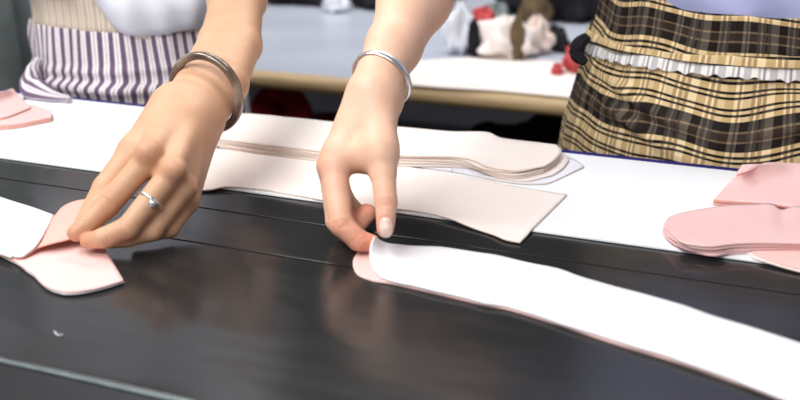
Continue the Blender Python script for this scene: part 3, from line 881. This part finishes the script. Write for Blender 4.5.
wrap('apron_fold', RX, RY, R_rows, 0.894, 0.915, lambda a, z: 0.0165, M['plaid'], worker2, 0.172, 10, 240,
     botz=lambda a: R_belt(a) + 0.0045 + 0.001 * math.sin(9 * a), topz=lambda a: R_belt(a) + 0.014 + 0.003 * math.sin(3 * a),
     du=lambda a, z: (0.01, 0.055), disp=lambda a, z: 0.0015 * math.sin(14 * a) - 0.25 * max(0, z - R_belt(a) - 0.010), thick=0.0015)
gathered('apron_knot', [(-0.1999, 1.0561, 0.9045), (-0.2076, 1.0496, 0.8955), (-0.2083, 1.0458, 0.8866), (-0.1983, 1.0410, 0.8786)], [0.004, 0.0075, 0.007, 0.004], M['dark_cloth'], worker2, amp=0.15)
shirt_mesh(RX, RY, R_rows, lambda a: 0.925, lambda a, dz: 0.003 + 0.006 * sm(dz, 0.02, 0.12), M['shirt_lilac'], worker2,
           [([(RX - 0.09, RY - 0.03, 1.235), Rs, tuple(Rs[k] + (Re[k] - Rs[k]) * 0.7 for k in range(3))], [0.054, 0.058, 0.062]),
            ([(RX + 0.09, RY - 0.03, 1.235), Rs2, (2 * RX - (Rs[0] + (Re[0] - Rs[0]) * 0.7), Rs[1] + (Re[1] - Rs[1]) * 0.7, Rs[2] + (Re[2] - Rs[2]) * 0.7)], [0.054, 0.058, 0.062])],
           lambda a, z: 0.003 * math.sin(6 * a + 22 * z) + 0.002 * math.sin(13 * a - 30 * z))
capsule_cloth('trousers', [([(RX + s * 0.080, RY, 0.74), (RX + s * 0.086, RY - 0.02, 0.46), (RX + s * 0.087, RY + 0.008, 0.10)], [0.074, 0.068, 0.058]) for s in (-1, 1)], M['trousers'], worker2, 0.008)
for s in (-1, 1):
    capsule_cloth('shoe', [([(RX + s * 0.087, RY + 0.03, 0.046), (RX + s * 0.095, RY - 0.135, 0.038)], [0.042, 0.034])], M['shoe'], worker2, 0.006)

# ------------------------------------------------------------------ jewellery
def ring_tube(name, c, axis, rx, ry, tr, mat, xdir, flat=(1, 1), n=72, seg=14):
    z = Vector(axis).normalized(); x = Vector(xdir); x = (x - z * x.dot(z)).normalized(); y = z.cross(x)
    vs, fs = [], []
    for i in range(n):
        a = 2 * math.pi * i / n; e = x * math.cos(a) + y * math.sin(a); p = x * math.cos(a) * rx + y * math.sin(a) * ry
        for k in range(seg):
            b = 2 * math.pi * k / seg
            vs.append(p + e * math.cos(b) * tr * flat[0] + z * math.sin(b) * tr * flat[1])
    for i in range(n):
        for k in range(seg): fs.append([i * seg + k, ((i + 1) % n) * seg + k, ((i + 1) % n) * seg + (k + 1) % seg, i * seg + (k + 1) % seg])
    o = link(name, vs, fs, mat); o.location = c
    return o
def vsub(a, b): return tuple(x - y for x, y in zip(a, b))
o = ring_tube('bangle', (-0.4754, 0.7425, 0.8893), vsub((-0.4738, 0.7961, 0.8935), (-0.4754, 0.7425, 0.8893)), 0.0340, 0.0340, 0.0042, M['bangle'], (0, 0, 1), (0.9, 1.15))
tag(o, 'thick brown translucent bangle on the wrist of the ringed hand', 'bangle')
o = ring_tube('bangle', (-0.3041, 0.7350, 0.9179), vsub((-0.3003, 0.7640, 0.9298), (-0.3038, 0.7352, 0.9179)), 0.0252, 0.0252, 0.0021, M['silver'], (1, 0, 0), (0.6, 1.5))
tag(o, 'thin silver bangle on the wrist of the hand lifting the white strip', 'bangle')
rt = tag(empty('finger_ring', (-0.4410, 0.6020, 0.8395)), 'silver ring with a clear round stone on the left hand', 'ring')
fa = vsub((-0.4348, 0.6234, 0.8562), (-0.4490, 0.5813, 0.8236))
o = ring_tube('band', (-0.4420, 0.6021, 0.8393), fa, 0.0099, 0.0099, 0.0011, M['silver'], (0, 0, 1), (0.8, 1.3), 40, 10); put(o, rt)
nrm = (Vector((-0.4336, 0.5940, 0.8407)) - Vector((-0.4420, 0.6021, 0.8393))).normalized()
sc = Vector((-0.4420, 0.6021, 0.8393)) + nrm * 0.0112
def dome(c, n, r, h, m, name):
    x = n.orthogonal().normalized(); y = n.cross(x); vs, fs = [], []
    prof = [(0.75, -0.6), (1.0, -0.1), (0.92, 0.35), (0.6, 0.8), (0.0, 1.0)]
    seg = 16
    for q, z in prof[:-1]:
        for k in range(seg):
            a = 2 * math.pi * k / seg; vs.append(c + x * math.cos(a) * q * r + y * math.sin(a) * q * r + n * z * h)
    vs.append(c + n * h)
    for i in range(len(prof) - 2):
        for k in range(seg): fs.append([i * seg + k, i * seg + (k + 1) % seg, (i + 1) * seg + (k + 1) % seg, (i + 1) * seg + k])
    b = (len(prof) - 2) * seg
    for k in range(seg): fs.append([b + k, b + (k + 1) % seg, len(vs) - 1])
    fs.append(list(range(seg))[::-1])
    return link(name, vs, fs, m)
put(dome(sc, nrm, 0.0036, 0.0014, M['silver'], 'setting'), rt)
put(dome(sc + nrm * 0.0014, nrm, 0.0028, 0.0022, M['stone'], 'stone'), rt)['label'] = 'clear round stone'

# ================================================================== CLOTH ON THE TABLE
BFY = 0.7425                                  # front edge of the board; its top lies at 2 mm
def drape(G, top=0.0026, low=0.0010):
    """let the part of a sheet that passes the board's front edge sink onto the belt"""
    y = G[:, :, 1]; t = np.clip((BFY + 0.002 - y) / 0.020, 0, 1); t = t * t * (3 - 2 * t)
    over = np.clip(G[:, :, 2] - T - top, 0, None) * 0
    G[:, :, 2] = T + top * (1 - t) + low * t + over
    return G

def piece(name, A, B, thick, mat, label, group=None, cat='cloth', nu=70, nv=16, amp=0.0, wl=0.03, seed=1, dz=0.0, rim=None,
          start=None, end=None, rows=None, reach=0.25, draped=False, jitter=0.0, top=0.0026, low=0.0010):
    if rows is not None:
        R_ = np.stack([arc_resample(r, nu) for r in rows], 1)
        G = np.stack([catmull(R_[i], nv) for i in range(nu)], 0)
    else:
        G = ruled(A, B, nu, nv)
    u = np.linspace(0, 1, nu)
    if start is not None:
        e = arc_resample(start, nv); f = np.clip(1 - u / reach, 0, 1) ** 2
        G = G + f[:, None, None] * (e - G[0])[None]
    if end is not None:
        e = arc_resample(end, nv); f = np.clip(1 - (1 - u) / reach, 0, 1) ** 2
        G = G + f[:, None, None] * (e - G[-1])[None]
    if jitter:
        r = np.random.RandomState(seed + 50)
        for j in (0, nv - 1):
            w = np.interp(u, np.linspace(0, 1, 26), r.normal(0, jitter, 26)); G[:, j, 1] += w
    if draped: G = drape(G, top, low)
    G[:, :, 2] += dz
    c = G.reshape(-1, 3).mean(0)
    o = sheet_from_grid(name, G - c, thick, mat, None, amp, wl, seed, rim)
    o.location = c
    tag(o, label, cat, group)
    return o

# loose bluish white layer poking out under the right end of the pile
piece('cloth_layer', [(-0.3375, 0.9170, 0.8025), (-0.2700, 0.9360, 0.8025), (-0.2257, 0.9497, 0.8025), (-0.1980, 0.9496, 0.8025), (-0.1815, 0.9383, 0.8025), (-0.1697, 0.9189, 0.8035)],
      [(-0.3168, 0.8612, 0.8025), (-0.2734, 0.8585, 0.8025), (-0.2436, 0.8511, 0.8025), (-0.2143, 0.8487, 0.8025), (-0.1929, 0.8571, 0.8025), (-0.1848, 0.8742, 0.8025)],
      0.0009, M['bluish_cloth'], 'bluish white cloth layer poking out under the right end of the cream pile', amp=0.0004, seed=4, rim=M['cream_edge'])

# cream panel in front, hanging a little over the belt
piece('cloth_sheet', [(-0.5770, 0.8307, 0.8025), (-0.4955, 0.8477, 0.8025), (-0.4113, 0.8588, 0.8025), (-0.3407, 0.8586, 0.8025), (-0.2671, 0.8482, 0.8025), (-0.2155, 0.8392, 0.8025), (-0.1673, 0.8333, 0.8025)],
      [(-0.5119, 0.7322, 0.8010), (-0.4896, 0.7275, 0.8010), (-0.4720, 0.7313, 0.8020), (-0.4588, 0.7424, 0.8020), (-0.4267, 0.7476, 0.8020), (-0.3876, 0.7440, 0.8030), (-0.3680, 0.7419, 0.8030), (-0.3316, 0.7397, 0.8030),
       (-0.3003, 0.7429, 0.8020), (-0.2736, 0.7445, 0.8010), (-0.2450, 0.7393, 0.8010), (-0.2064, 0.7231, 0.8010), (-0.1906, 0.7143, 0.8010), (-0.1779, 0.7126, 0.8010)],
      0.0011, M['cream_cloth'], 'single cream sheet before the pile, its pointed corner on the belt', draped=True, jitter=0.0004, nu=120, nv=40, rim=M['cream_edge'], seed=2, amp=0.0003)

# long cream pile along the back of the board
pb = [(-0.6031, 0.9364, 0.8040), (-0.5516, 0.9474, 0.8040), (-0.4491, 0.9522, 0.8040), (-0.3791, 0.9585, 0.8040), (-0.3202, 0.9612, 0.8040), (-0.2800, 0.9619, 0.8070), (-0.2599, 0.9519, 0.8055), (-0.2271, 0.9550, 0.8040), (-0.2040, 0.9530, 0.8040)]
pf = [(-0.5350, 0.8457, 0.8040), (-0.4930, 0.8434, 0.8040), (-0.4369, 0.8436, 0.8040), (-0.3887, 0.8450, 0.8040), (-0.3392, 0.8576, 0.8040), (-0.2787, 0.8746, 0.8040), (-0.2458, 0.8580, 0.8040), (-0.2179, 0.8548, 0.8040), (-0.1985, 0.8798, 0.8040)]
words = ['bottom', 'second from the bottom', 'third from the bottom', 'second from the top', 'topmost']
pe = [(-0.2040, 0.9530, 0.8040), (-0.1948, 0.9350, 0.8040), (-0.1938, 0.9045, 0.8040), (-0.1985, 0.8798, 0.8040)]
for k in range(5):
    r = np.random.RandomState(k + 3)
    sh = np.array([r.normal(0, 0.004) - 0.002 * k, 0.0014 * (k - 2), 0])
    A_ = [tuple(np.array(p) + sh * np.array([1, 0, 0])) for p in pb]
    B_ = [tuple(np.array(p) + sh + np.array([0, r.normal(0, 0.0009), 0])) for p in pf]
    E_ = [tuple(np.array(p) + sh * np.array([1, 0.5, 0])) for p in pe]
    piece('cloth_layer', A_, B_, 0.0012, M['cream_cloth'], 'cream cloth layer, %s of the long pile between the workers' % words[k],
          'cream layers piled on the board', end=E_, reach=0.12, dz=0.0018 * k, nu=110, nv=14, amp=0.0002, wl=0.06, seed=7, jitter=0.0003, rim=M['cream_edge'])

# pink stack at the right end of the board
tA = np.array([(-0.0755, 0.7676, 0.8108), (-0.0731, 0.7890, 0.8108), (-0.0593, 0.8081, 0.8108), (-0.0335, 0.8324, 0.8108), (-0.0102, 0.8455, 0.8108), (0.0023, 0.8491, 0.8108), (0.0113, 0.8409, 0.8108), (0.0251, 0.8515, 0.8108), (0.0636, 0.8513, 0.8108), (0.1009, 0.8510, 0.8108)])
tB = np.array([(-0.0745, 0.7633, 0.8108), (-0.0712, 0.7554, 0.8108), (-0.0655, 0.7463, 0.8108), (-0.0577, 0.7373, 0.8108), (-0.0499, 0.7339, 0.8108), (-0.0340, 0.7359, 0.8108), (-0.0147, 0.7498, 0.8108), (0.0263, 0.7659, 0.8108), (0.0614, 0.7701, 0.8108), (0.0956, 0.7711, 0.8108)])
lA = np.array([(-0.0769, 0.7751, 0.8027), (-0.0750, 0.7974, 0.8027), (-0.0597, 0.8184, 0.8027), (-0.0333, 0.8416, 0.8027), (-0.0099, 0.8560, 0.8027), (0.0029, 0.8597, 0.8027), (0.0118, 0.8593, 0.8027), (0.0261, 0.8597, 0.8027), (0.0650, 0.8597, 0.8027), (0.1027, 0.8597, 0.8027)])
lB = np.array([(-0.0766, 0.7728, 0.8027), (-0.0733, 0.7626, 0.8027), (-0.0669, 0.7516, 0.8027), (-0.0589, 0.7417, 0.8027), (-0.0480, 0.7375, 0.8027), (-0.0339, 0.7357, 0.8027), (-0.0146, 0.7506, 0.8027), (0.0272, 0.7723, 0.8027), (0.0627, 0.7767, 0.8027), (0.0973, 0.7779, 0.8027)])
nk = 6
pw = ['bottom', 'second from the bottom', 'third from the bottom', 'third from the top', 'second from the top', 'topmost']
for k in range(nk):
    w = k / (nk - 1); r = np.random.RandomState(k)
    A_ = lA * (1 - w) + tA * w; B_ = lB * (1 - w) + tB * w
    z = T + 0.0027 + 0.0015 * k
    A_[:, 2] = z; B_[:, 2] = z
    if k == nk - 1: A_[5, 2] += 0.001; A_[6, 2] -= 0.0004; A_[7, 2] += 0.0012
    B_[:, :2] += r.normal(0, 0.0007, (10, 2))
    piece('cloth_piece', A_, B_, 0.0010, M['pink_cloth'], 'pink cloth piece, %s of the fanned stack at lower right' % pw[k],
          'pink pieces in the right stack', nu=90, nv=16, amp=0.0003 if k < 5 else 0.0006, wl=0.05, seed=12 + k)

# folded pink pieces behind that stack
for k in range(2):
    piece('cloth_piece', [(-0.0243, 0.9620, 0.8027), (-0.0022, 0.9706, 0.8027), (0.0245, 0.9746, 0.8027), (0.0766, 0.9728, 0.8027), (0.1100, 0.9706, 0.8027)],
          [(-0.0448, 0.8557, 0.8027), (-0.0222, 0.8578, 0.8027), (0.0021, 0.8607, 0.8027), (0.0261, 0.8597, 0.8027), (0.0725, 0.8577, 0.8027), (0.1024, 0.8548, 0.8027)],
          0.0016, M['pink_cloth'], ['flat pink cloth piece at the very bottom of the rear right stack', 'flat pink cloth piece right under the folded one at the rear right'][k],
          'pink pieces in the rear right stack', dz=0.0021 * k, amp=0.0002, seed=5 + k, rim=M['salmon_cloth'])
piece('cloth_piece', None, None, 0.0016, M['pink_cloth'], 'pink cloth piece with a curled back edge on top of the rear right stack', 'pink pieces in the rear right stack', amp=0.0003, seed=21, rim=M['salmon_cloth'], nv=30,
      rows=[[(-0.0287, 0.8864, 0.8225), (-0.0186, 0.8976, 0.8240), (-0.0068, 0.9163, 0.8235), (0.0227, 0.9379, 0.8205), (0.0735, 0.9472, 0.8180), (0.1062, 0.9478, 0.8180)],
            [(-0.0261, 0.9050, 0.8265), (-0.0137, 0.9081, 0.8275), (0.0014, 0.9208, 0.8250), (0.0226, 0.9361, 0.8215), (0.0733, 0.9470, 0.8190), (0.1060, 0.9475, 0.8190)],
            [(-0.0349, 0.8954, 0.8105), (-0.0115, 0.9014, 0.8115), (0.0076, 0.9089, 0.8115), (0.0244, 0.9127, 0.8105), (0.0735, 0.9162, 0.8100), (0.1052, 0.9146, 0.8100)],
            [(-0.0442, 0.8535, 0.8072), (-0.0225, 0.8552, 0.8072), (0.0016, 0.8580, 0.8072), (0.0255, 0.8569, 0.8072), (0.0718, 0.8547, 0.8072), (0.1015, 0.8516, 0.8072)]])

# pale pink piece and its cream lining at the lower right, drooping over the board's edge
piece('cloth_piece', [(-0.0179, 0.7670, 0.8025), (0.0053, 0.7761, 0.8025), (0.0271, 0.7824, 0.8025), (0.0701, 0.7885, 0.8025), (0.0982, 0.7911, 0.8025)],
      [(-0.0064, 0.7442, 0.8040), (0.0025, 0.7405, 0.8020), (0.0146, 0.7362, 0.8020), (0.0279, 0.7326, 0.8020), (0.0679, 0.7220, 0.8020), (0.0931, 0.7141, 0.8020)],
      0.0010, M['cream_cloth'], 'cream lining showing under the pale pink piece at the right edge', draped=True, nv=30, top=0.0026, low=0.0008, seed=3, rim=M['cream_edge'], dz=0.0)
piece('cloth_piece', [(-0.0164, 0.7676, 0.8025), (0.0053, 0.7761, 0.8025), (0.0271, 0.7824, 0.8025), (0.0701, 0.7885, 0.8025), (0.0982, 0.7911, 0.8025)],
      [(-0.0045, 0.7481, 0.8040), (0.0037, 0.7425, 0.8030), (0.0145, 0.7377, 0.8030), (0.0277, 0.7340, 0.8030), (0.0678, 0.7233, 0.8030), (0.0931, 0.7153, 0.8030)],
      0.0012, M['pale_pink'], 'pale pink piece under the fanned stack, drooping over the board edge', draped=True, nv=30, top=0.0038, low=0.0020, seed=3, rim=M['pink_cloth'])

# small pink pieces at the left end of the board
for k in range(2):
    piece('cloth_piece', [(-0.8986, 0.8445, 0.8027), (-0.8539, 0.8913, 0.8027), (-0.8200, 0.9046, 0.8027), (-0.7814, 0.8928, 0.8027)],
          [(-0.8380, 0.7835, 0.8027), (-0.7893, 0.8195, 0.8027), (-0.7740, 0.8363, 0.8027), (-0.7653, 0.8552, 0.8027), (-0.7599, 0.8686, 0.8027)],
          0.0022, M['pink_cloth'], ['lower flat pink cloth piece at the left end of the board', 'upper flat pink cloth piece at the left end of the board'][k], 'pink pieces at the left', dz=0.0026 * k, amp=0.0002, seed=6 + k, rim=M['salmon_cloth'])
piece('cloth_piece', None, None, 0.0013, M['pink_cloth'], 'folded pink flap rising on top of the left pink pieces', 'pink pieces at the left', seed=31, rim=M['salmon_cloth'], nv=24,
      rows=[[(-0.8823, 0.8331, 0.8280), (-0.8542, 0.8644, 0.8280), (-0.8412, 0.8817, 0.8270), (-0.8431, 0.9032, 0.8250)],
            [(-0.8849, 0.8332, 0.8150), (-0.8562, 0.8640, 0.8150), (-0.8393, 0.8806, 0.8150), (-0.8322, 0.9039, 0.8150)],
            [(-0.8592, 0.8059, 0.8082), (-0.8213, 0.8252, 0.8082), (-0.8036, 0.8411, 0.8082), (-0.8032, 0.8645, 0.8082), (-0.8053, 0.8884, 0.8086)]])

# ------------------------------------------------------------------ doubled cloth picked up by the left hand
for k, (m, lab) in enumerate(((M['white_cloth'], 'bottom white layer of the cloth under the ringed hand'), (M['pale_pink'], 'pale pink layer lying open under the fingers of the ringed hand'))):
    i = 2.2 * k
    piece('cloth_layer', [(-0.7735, 0.6805, 0.8010), (-0.6299, 0.6424, 0.8010), (-0.5718, 0.6251, 0.8010), (-0.5152, 0.6055, 0.8010), (-0.4755, 0.5839, 0.8010)],
          [(-0.6629, 0.5743, 0.8010), (-0.5401, 0.5427, 0.8010), (-0.5002, 0.5261, 0.8010), (-0.4672, 0.5083, 0.8010), (-0.4538, 0.5056, 0.8010), (-0.4423, 0.5083, 0.8010), (-0.4308, 0.5199, 0.8010), (-0.4227, 0.5367, 0.8010)],
          0.0008, m, lab, 'layers of cloth in the ringed hand', dz=0.0012 * k + 0.0002, amp=0.0003, wl=0.04, seed=2 + 5 * k, jitter=0.0005, nv=24)
piece('cloth_layer', None, None, 0.0008, M['salmon_cloth'], 'salmon pink layer lifted by the fingers of the ringed hand', 'layers of cloth in the ringed hand', nu=80, nv=24,
      rows=[[(-0.7719, 0.6796, 0.8035), (-0.6284, 0.6411, 0.8035), (-0.5863, 0.6303, 0.8040), (-0.5476, 0.6122, 0.8080), (-0.5408, 0.6175, 0.8150), (-0.5315, 0.6218, 0.8200), (-0.5202, 0.6255, 0.8220), (-0.5050, 0.6212, 0.8220)],
            [(-0.7082, 0.6183, 0.8035), (-0.5785, 0.5858, 0.8035), (-0.5455, 0.5806, 0.8050), (-0.5267, 0.5790, 0.8100), (-0.5195, 0.5853, 0.8155), (-0.5126, 0.5952, 0.8180), (-0.5022, 0.6017, 0.8180), (-0.4891, 0.5996, 0.8180)],
            [(-0.6610, 0.5730, 0.8035), (-0.5369, 0.5397, 0.8035), (-0.5172, 0.5420, 0.8040), (-0.5141, 0.5544, 0.8070), (-0.5050, 0.5598, 0.8100), (-0.4973, 0.5678, 0.8110), (-0.4930, 0.5787, 0.8100), (-0.4848, 0.5864, 0.8100)]])
piece('cloth_layer', [(-0.7730, 0.6809, 0.8050), (-0.6280, 0.6410, 0.8050), (-0.5859, 0.6301, 0.8055), (-0.5450, 0.6113, 0.8100)],
      [(-0.6595, 0.5718, 0.8050), (-0.5363, 0.5392, 0.8050), (-0.5238, 0.5379, 0.8050), (-0.5152, 0.5400, 0.8055)],
      0.0009, M['white_cloth'], 'white top layer of the cloth at the left edge, its end curled up', 'layers of cloth in the ringed hand', nv=24,
      end=[(-0.5441, 0.6102, 0.8105), (-0.5272, 0.5835, 0.8125), (-0.5177, 0.5650, 0.8115), (-0.5142, 0.5526, 0.8085), (-0.5152, 0.5400, 0.8055)], reach=0.4)

# ------------------------------------------------------------------ long collar strip held by the right hand
piece('collar_strip', [(-0.2908, 0.6531, 0.8010), (-0.2801, 0.6616, 0.8010), (-0.2584, 0.6701, 0.8010), (-0.2314, 0.6774, 0.8010), (-0.2001, 0.6780, 0.8010), (-0.1679, 0.6752, 0.8010), (-0.1378, 0.6701, 0.8010), (-0.1145, 0.6612, 0.8010), (-0.0753, 0.6504, 0.8010), (-0.0479, 0.6424, 0.8010), (-0.0279, 0.6324, 0.8010), (0.0085, 0.6206, 0.8010), (0.0296, 0.6115, 0.8010), (0.0850, 0.5895, 0.8010)],
      [(-0.2573, 0.6052, 0.8010), (-0.2405, 0.6059, 0.8010), (-0.2089, 0.6021, 0.8010), (-0.1752, 0.5972, 0.8010), (-0.1521, 0.5954, 0.8010), (-0.1171, 0.5861, 0.8010), (-0.0824, 0.5744, 0.8010), (-0.0565, 0.5677, 0.8010), (-0.0348, 0.5615, 0.8010), (-0.0012, 0.5493, 0.8010), (0.0216, 0.5393, 0.8010), (0.0799, 0.5127, 0.8010)],
      0.0010, M['pale_pink'], 'pale pink strip lying beneath the long white strip on the belt', 'collar strips on the belt', cat='cloth strip', nu=140, nv=20, dz=-0.0005,
      start=[(-0.2905, 0.6543, 0.8010), (-0.2877, 0.6374, 0.8010), (-0.2808, 0.6219, 0.8010), (-0.2712, 0.6101, 0.8010), (-0.2573, 0.6052, 0.8010)], reach=0.08, rim=M['pink_cloth'])
piece('collar_strip', [(-0.2728, 0.6427, 0.8200), (-0.2719, 0.6539, 0.8110), (-0.2685, 0.6618, 0.8060), (-0.2571, 0.6709, 0.8030), (-0.2318, 0.6785, 0.8026), (-0.2007, 0.6800, 0.8022), (-0.1682, 0.6761, 0.8022), (-0.1383, 0.6719, 0.8022), (-0.1148, 0.6620, 0.8022), (-0.0755, 0.6511, 0.8022), (-0.0480, 0.6430, 0.8022), (-0.0281, 0.6337, 0.8022), (0.0083, 0.6217, 0.8022), (0.0295, 0.6126, 0.8022), (0.0848, 0.5897, 0.8022)],
      [(-0.2534, 0.6090, 0.8020), (-0.2401, 0.6050, 0.8020), (-0.2087, 0.6016, 0.8020), (-0.1752, 0.5970, 0.8020), (-0.1521, 0.5952, 0.8020), (-0.1171, 0.5859, 0.8020), (-0.0824, 0.5741, 0.8020), (-0.0566, 0.5674, 0.8020), (-0.0349, 0.5611, 0.8020), (-0.0012, 0.5485, 0.8020), (0.0215, 0.5385, 0.8020), (0.0797, 0.5116, 0.8020)],
      0.0010, M['white_cloth'], 'long white strip running to the lower right corner, its end lifted by a thumb', 'collar strips on the belt', cat='cloth strip', nu=160, nv=26, amp=0.0005, wl=0.05, seed=9, jitter=0.0005,
      start=[(-0.2728, 0.6427, 0.8200), (-0.2739, 0.6372, 0.8130), (-0.2716, 0.6307, 0.8070), (-0.2641, 0.6196, 0.8030), (-0.2534, 0.6090, 0.8020)], reach=0.10)

# thread scraps
v, f = tube_data(arc_resample([(-0.4197, 0.4584, 0.8008), (-0.4154, 0.4556, 0.8008), (-0.4130, 0.4555, 0.8008), (-0.4121, 0.4568, 0.8008)], 16), 0.00045, 8)
tag(link('thread_scrap', v, f, M['thread']), 'tiny curved white thread scrap lying on the black belt', 'thread')
v, f = tube_data(arc_resample([(-0.2851, 0.8575, 0.8044), (-0.2827, 0.8653, 0.8058), (-0.2784, 0.8674, 0.8052), (-0.2681, 0.8544, 0.8044), (-0.2594, 0.8514, 0.8044)], 24), 0.0004, 8)
tag(link('thread_scrap', v, f, M['thread']), 'loose white thread at the front edge of the cream pile', 'thread')
v, f = tube_data(arc_resample([(-0.8566, 0.9179, 0.8034), (-0.8591, 0.9380, 0.8034), (-0.8582, 0.9547, 0.8034), (-0.8519, 0.9654, 0.8034)], 16), 0.0012, 8)
tag(link('cord', v, f, M['black']), 'short black cord on the board beside the striped apron', 'cord')

# ================================================================== THINGS ON THE TABLE BEHIND
def on_back(p): return (p[0], p[1], BT + 0.001)
sheetz = 0.0006
piece('cloth_sheet', [(-0.6969, 1.7522, 0.7012), (-0.6230, 1.8009, 0.7012), (-0.5206, 1.8612, 0.7012), (-0.3257, 1.8591, 0.7012)], [(-0.6294, 1.5821, 0.7012), (-0.5468, 1.5825, 0.7012), (-0.4433, 1.5921, 0.7012), (-0.2750, 1.5918, 0.7012)],
      0.0015, M['cream_cloth'], 'flat cream cloth sheet on the front of the table behind', amp=0.0004, wl=0.12, seed=3)
def heap(px, size, mat, label, seed, **k):
    return bundle('cloth_scrap', on_back(px), size, mat, label, seed, **k)
heap((-0.6118, 1.8840, 0.7000), (0.030, 0.030, 0.062), M['bluish_cloth'], 'crumpled bluish white cloth heap on the table behind, left of the cream heap', 5)
heap((-0.5193, 1.8782, 0.7000), (0.062, 0.042, 0.050), M['cream_cloth'], 'crumpled cream cloth heap in the middle of the table behind', 11)
heap((-0.4687, 1.9400, 0.7000), (0.030, 0.030, 0.045), M['cream_edge'], 'smaller beige cloth heap right of the cream heap', 15)
heap((-0.5722, 1.8575, 0.7000), (0.013, 0.014, 0.048), M['dark_cloth'], 'black cloth scrap standing between the white and cream heaps', 16, folds=3)
heap((-0.4839, 1.8516, 0.7000), (0.014, 0.012, 0.062), M['brown_cloth'], 'brown cloth scrap standing against the front of the cream heap', 17, folds=3)
heap((-0.4408, 1.9946, 0.7000), (0.060, 0.016, 0.030), M['dark_cloth'], 'long charcoal cloth scrap lying right of the heaps', 18, folds=3, rot=2.2)
heap((-0.5444, 2.2411, 0.7000), (0.030, 0.030, 0.070), M['brown_cloth'], 'tall brown cloth scrap near the dark heaps at the back', 23, folds=4)
heap((-0.6373, 2.4008, 0.7000), (0.050, 0.050, 0.085), M['dark_cloth'], 'dark cloth heap at the back, left of the brown scrap', 19)
heap((-0.4852, 2.3513, 0.7000), (0.070, 0.060, 0.110), M['dark_cloth'], 'dark cloth heap at the back, beside the plaid apron', 20)
heap((-0.7880, 2.3256, 0.7000), (0.040, 0.040, 0.055), M['grey_cloth'], 'grey cloth heap at the back beside the raised forearm', 24)
heap((-0.6117, 2.1465, 0.7000), (0.034, 0.030, 0.040), M['grey_cloth'], 'grey cloth heap behind the cream heap', 27)
heap((-0.9806, 2.3497, 0.7000), (0.070, 0.050, 0.050), M['dark_cloth'], 'dark cloth heap at the back, left of the raised forearm', 25)
heap((-1.2017, 2.3517, 0.7000), (0.12, 0.06, 0.03), M['dark_cloth'], 'low dark cloth heap at the back between the two arms', 26)
heap((-1.0533, 2.2541, 0.7000), (0.030, 0.028, 0.030), M['bluish_cloth'], 'small pale cloth scrap at the back between the two arms', 28)
def bobble(c, r, label, seed):
    return bundle('pompom', c, (r, r, r * 1.2), M['red'], label, seed, cat='pompom', folds=6, flat=0.9)
bobble(on_back((-0.6095, 2.0330, 0.7000)), 0.030, 'red tuft rising behind the white and cream heaps', 40)
bobble(on_back((-0.3543, 1.7893, 0.7000)), 0.024, 'red tuft against the plaid apron', 41)
bobble(on_back((-0.3827, 1.7517, 0.7000)), 0.010, 'tiny red tuft on the cream sheet', 42)

# things at the far left
bundle('cloth_sack', (-1.40, 1.36, 0.001), (0.17, 0.13, 0.68), M['grey_cloth'], 'grey green cloth sack standing behind the left worker', 33, flat=0.9, cat='sack')
bundle('cloth_scrap', on_back((-1.4234, 1.5767, 0.7000)), (0.03, 0.03, 0.09), M['shirt_lilac'], 'pale violet cloth scrap beside the grey green sack', 34)
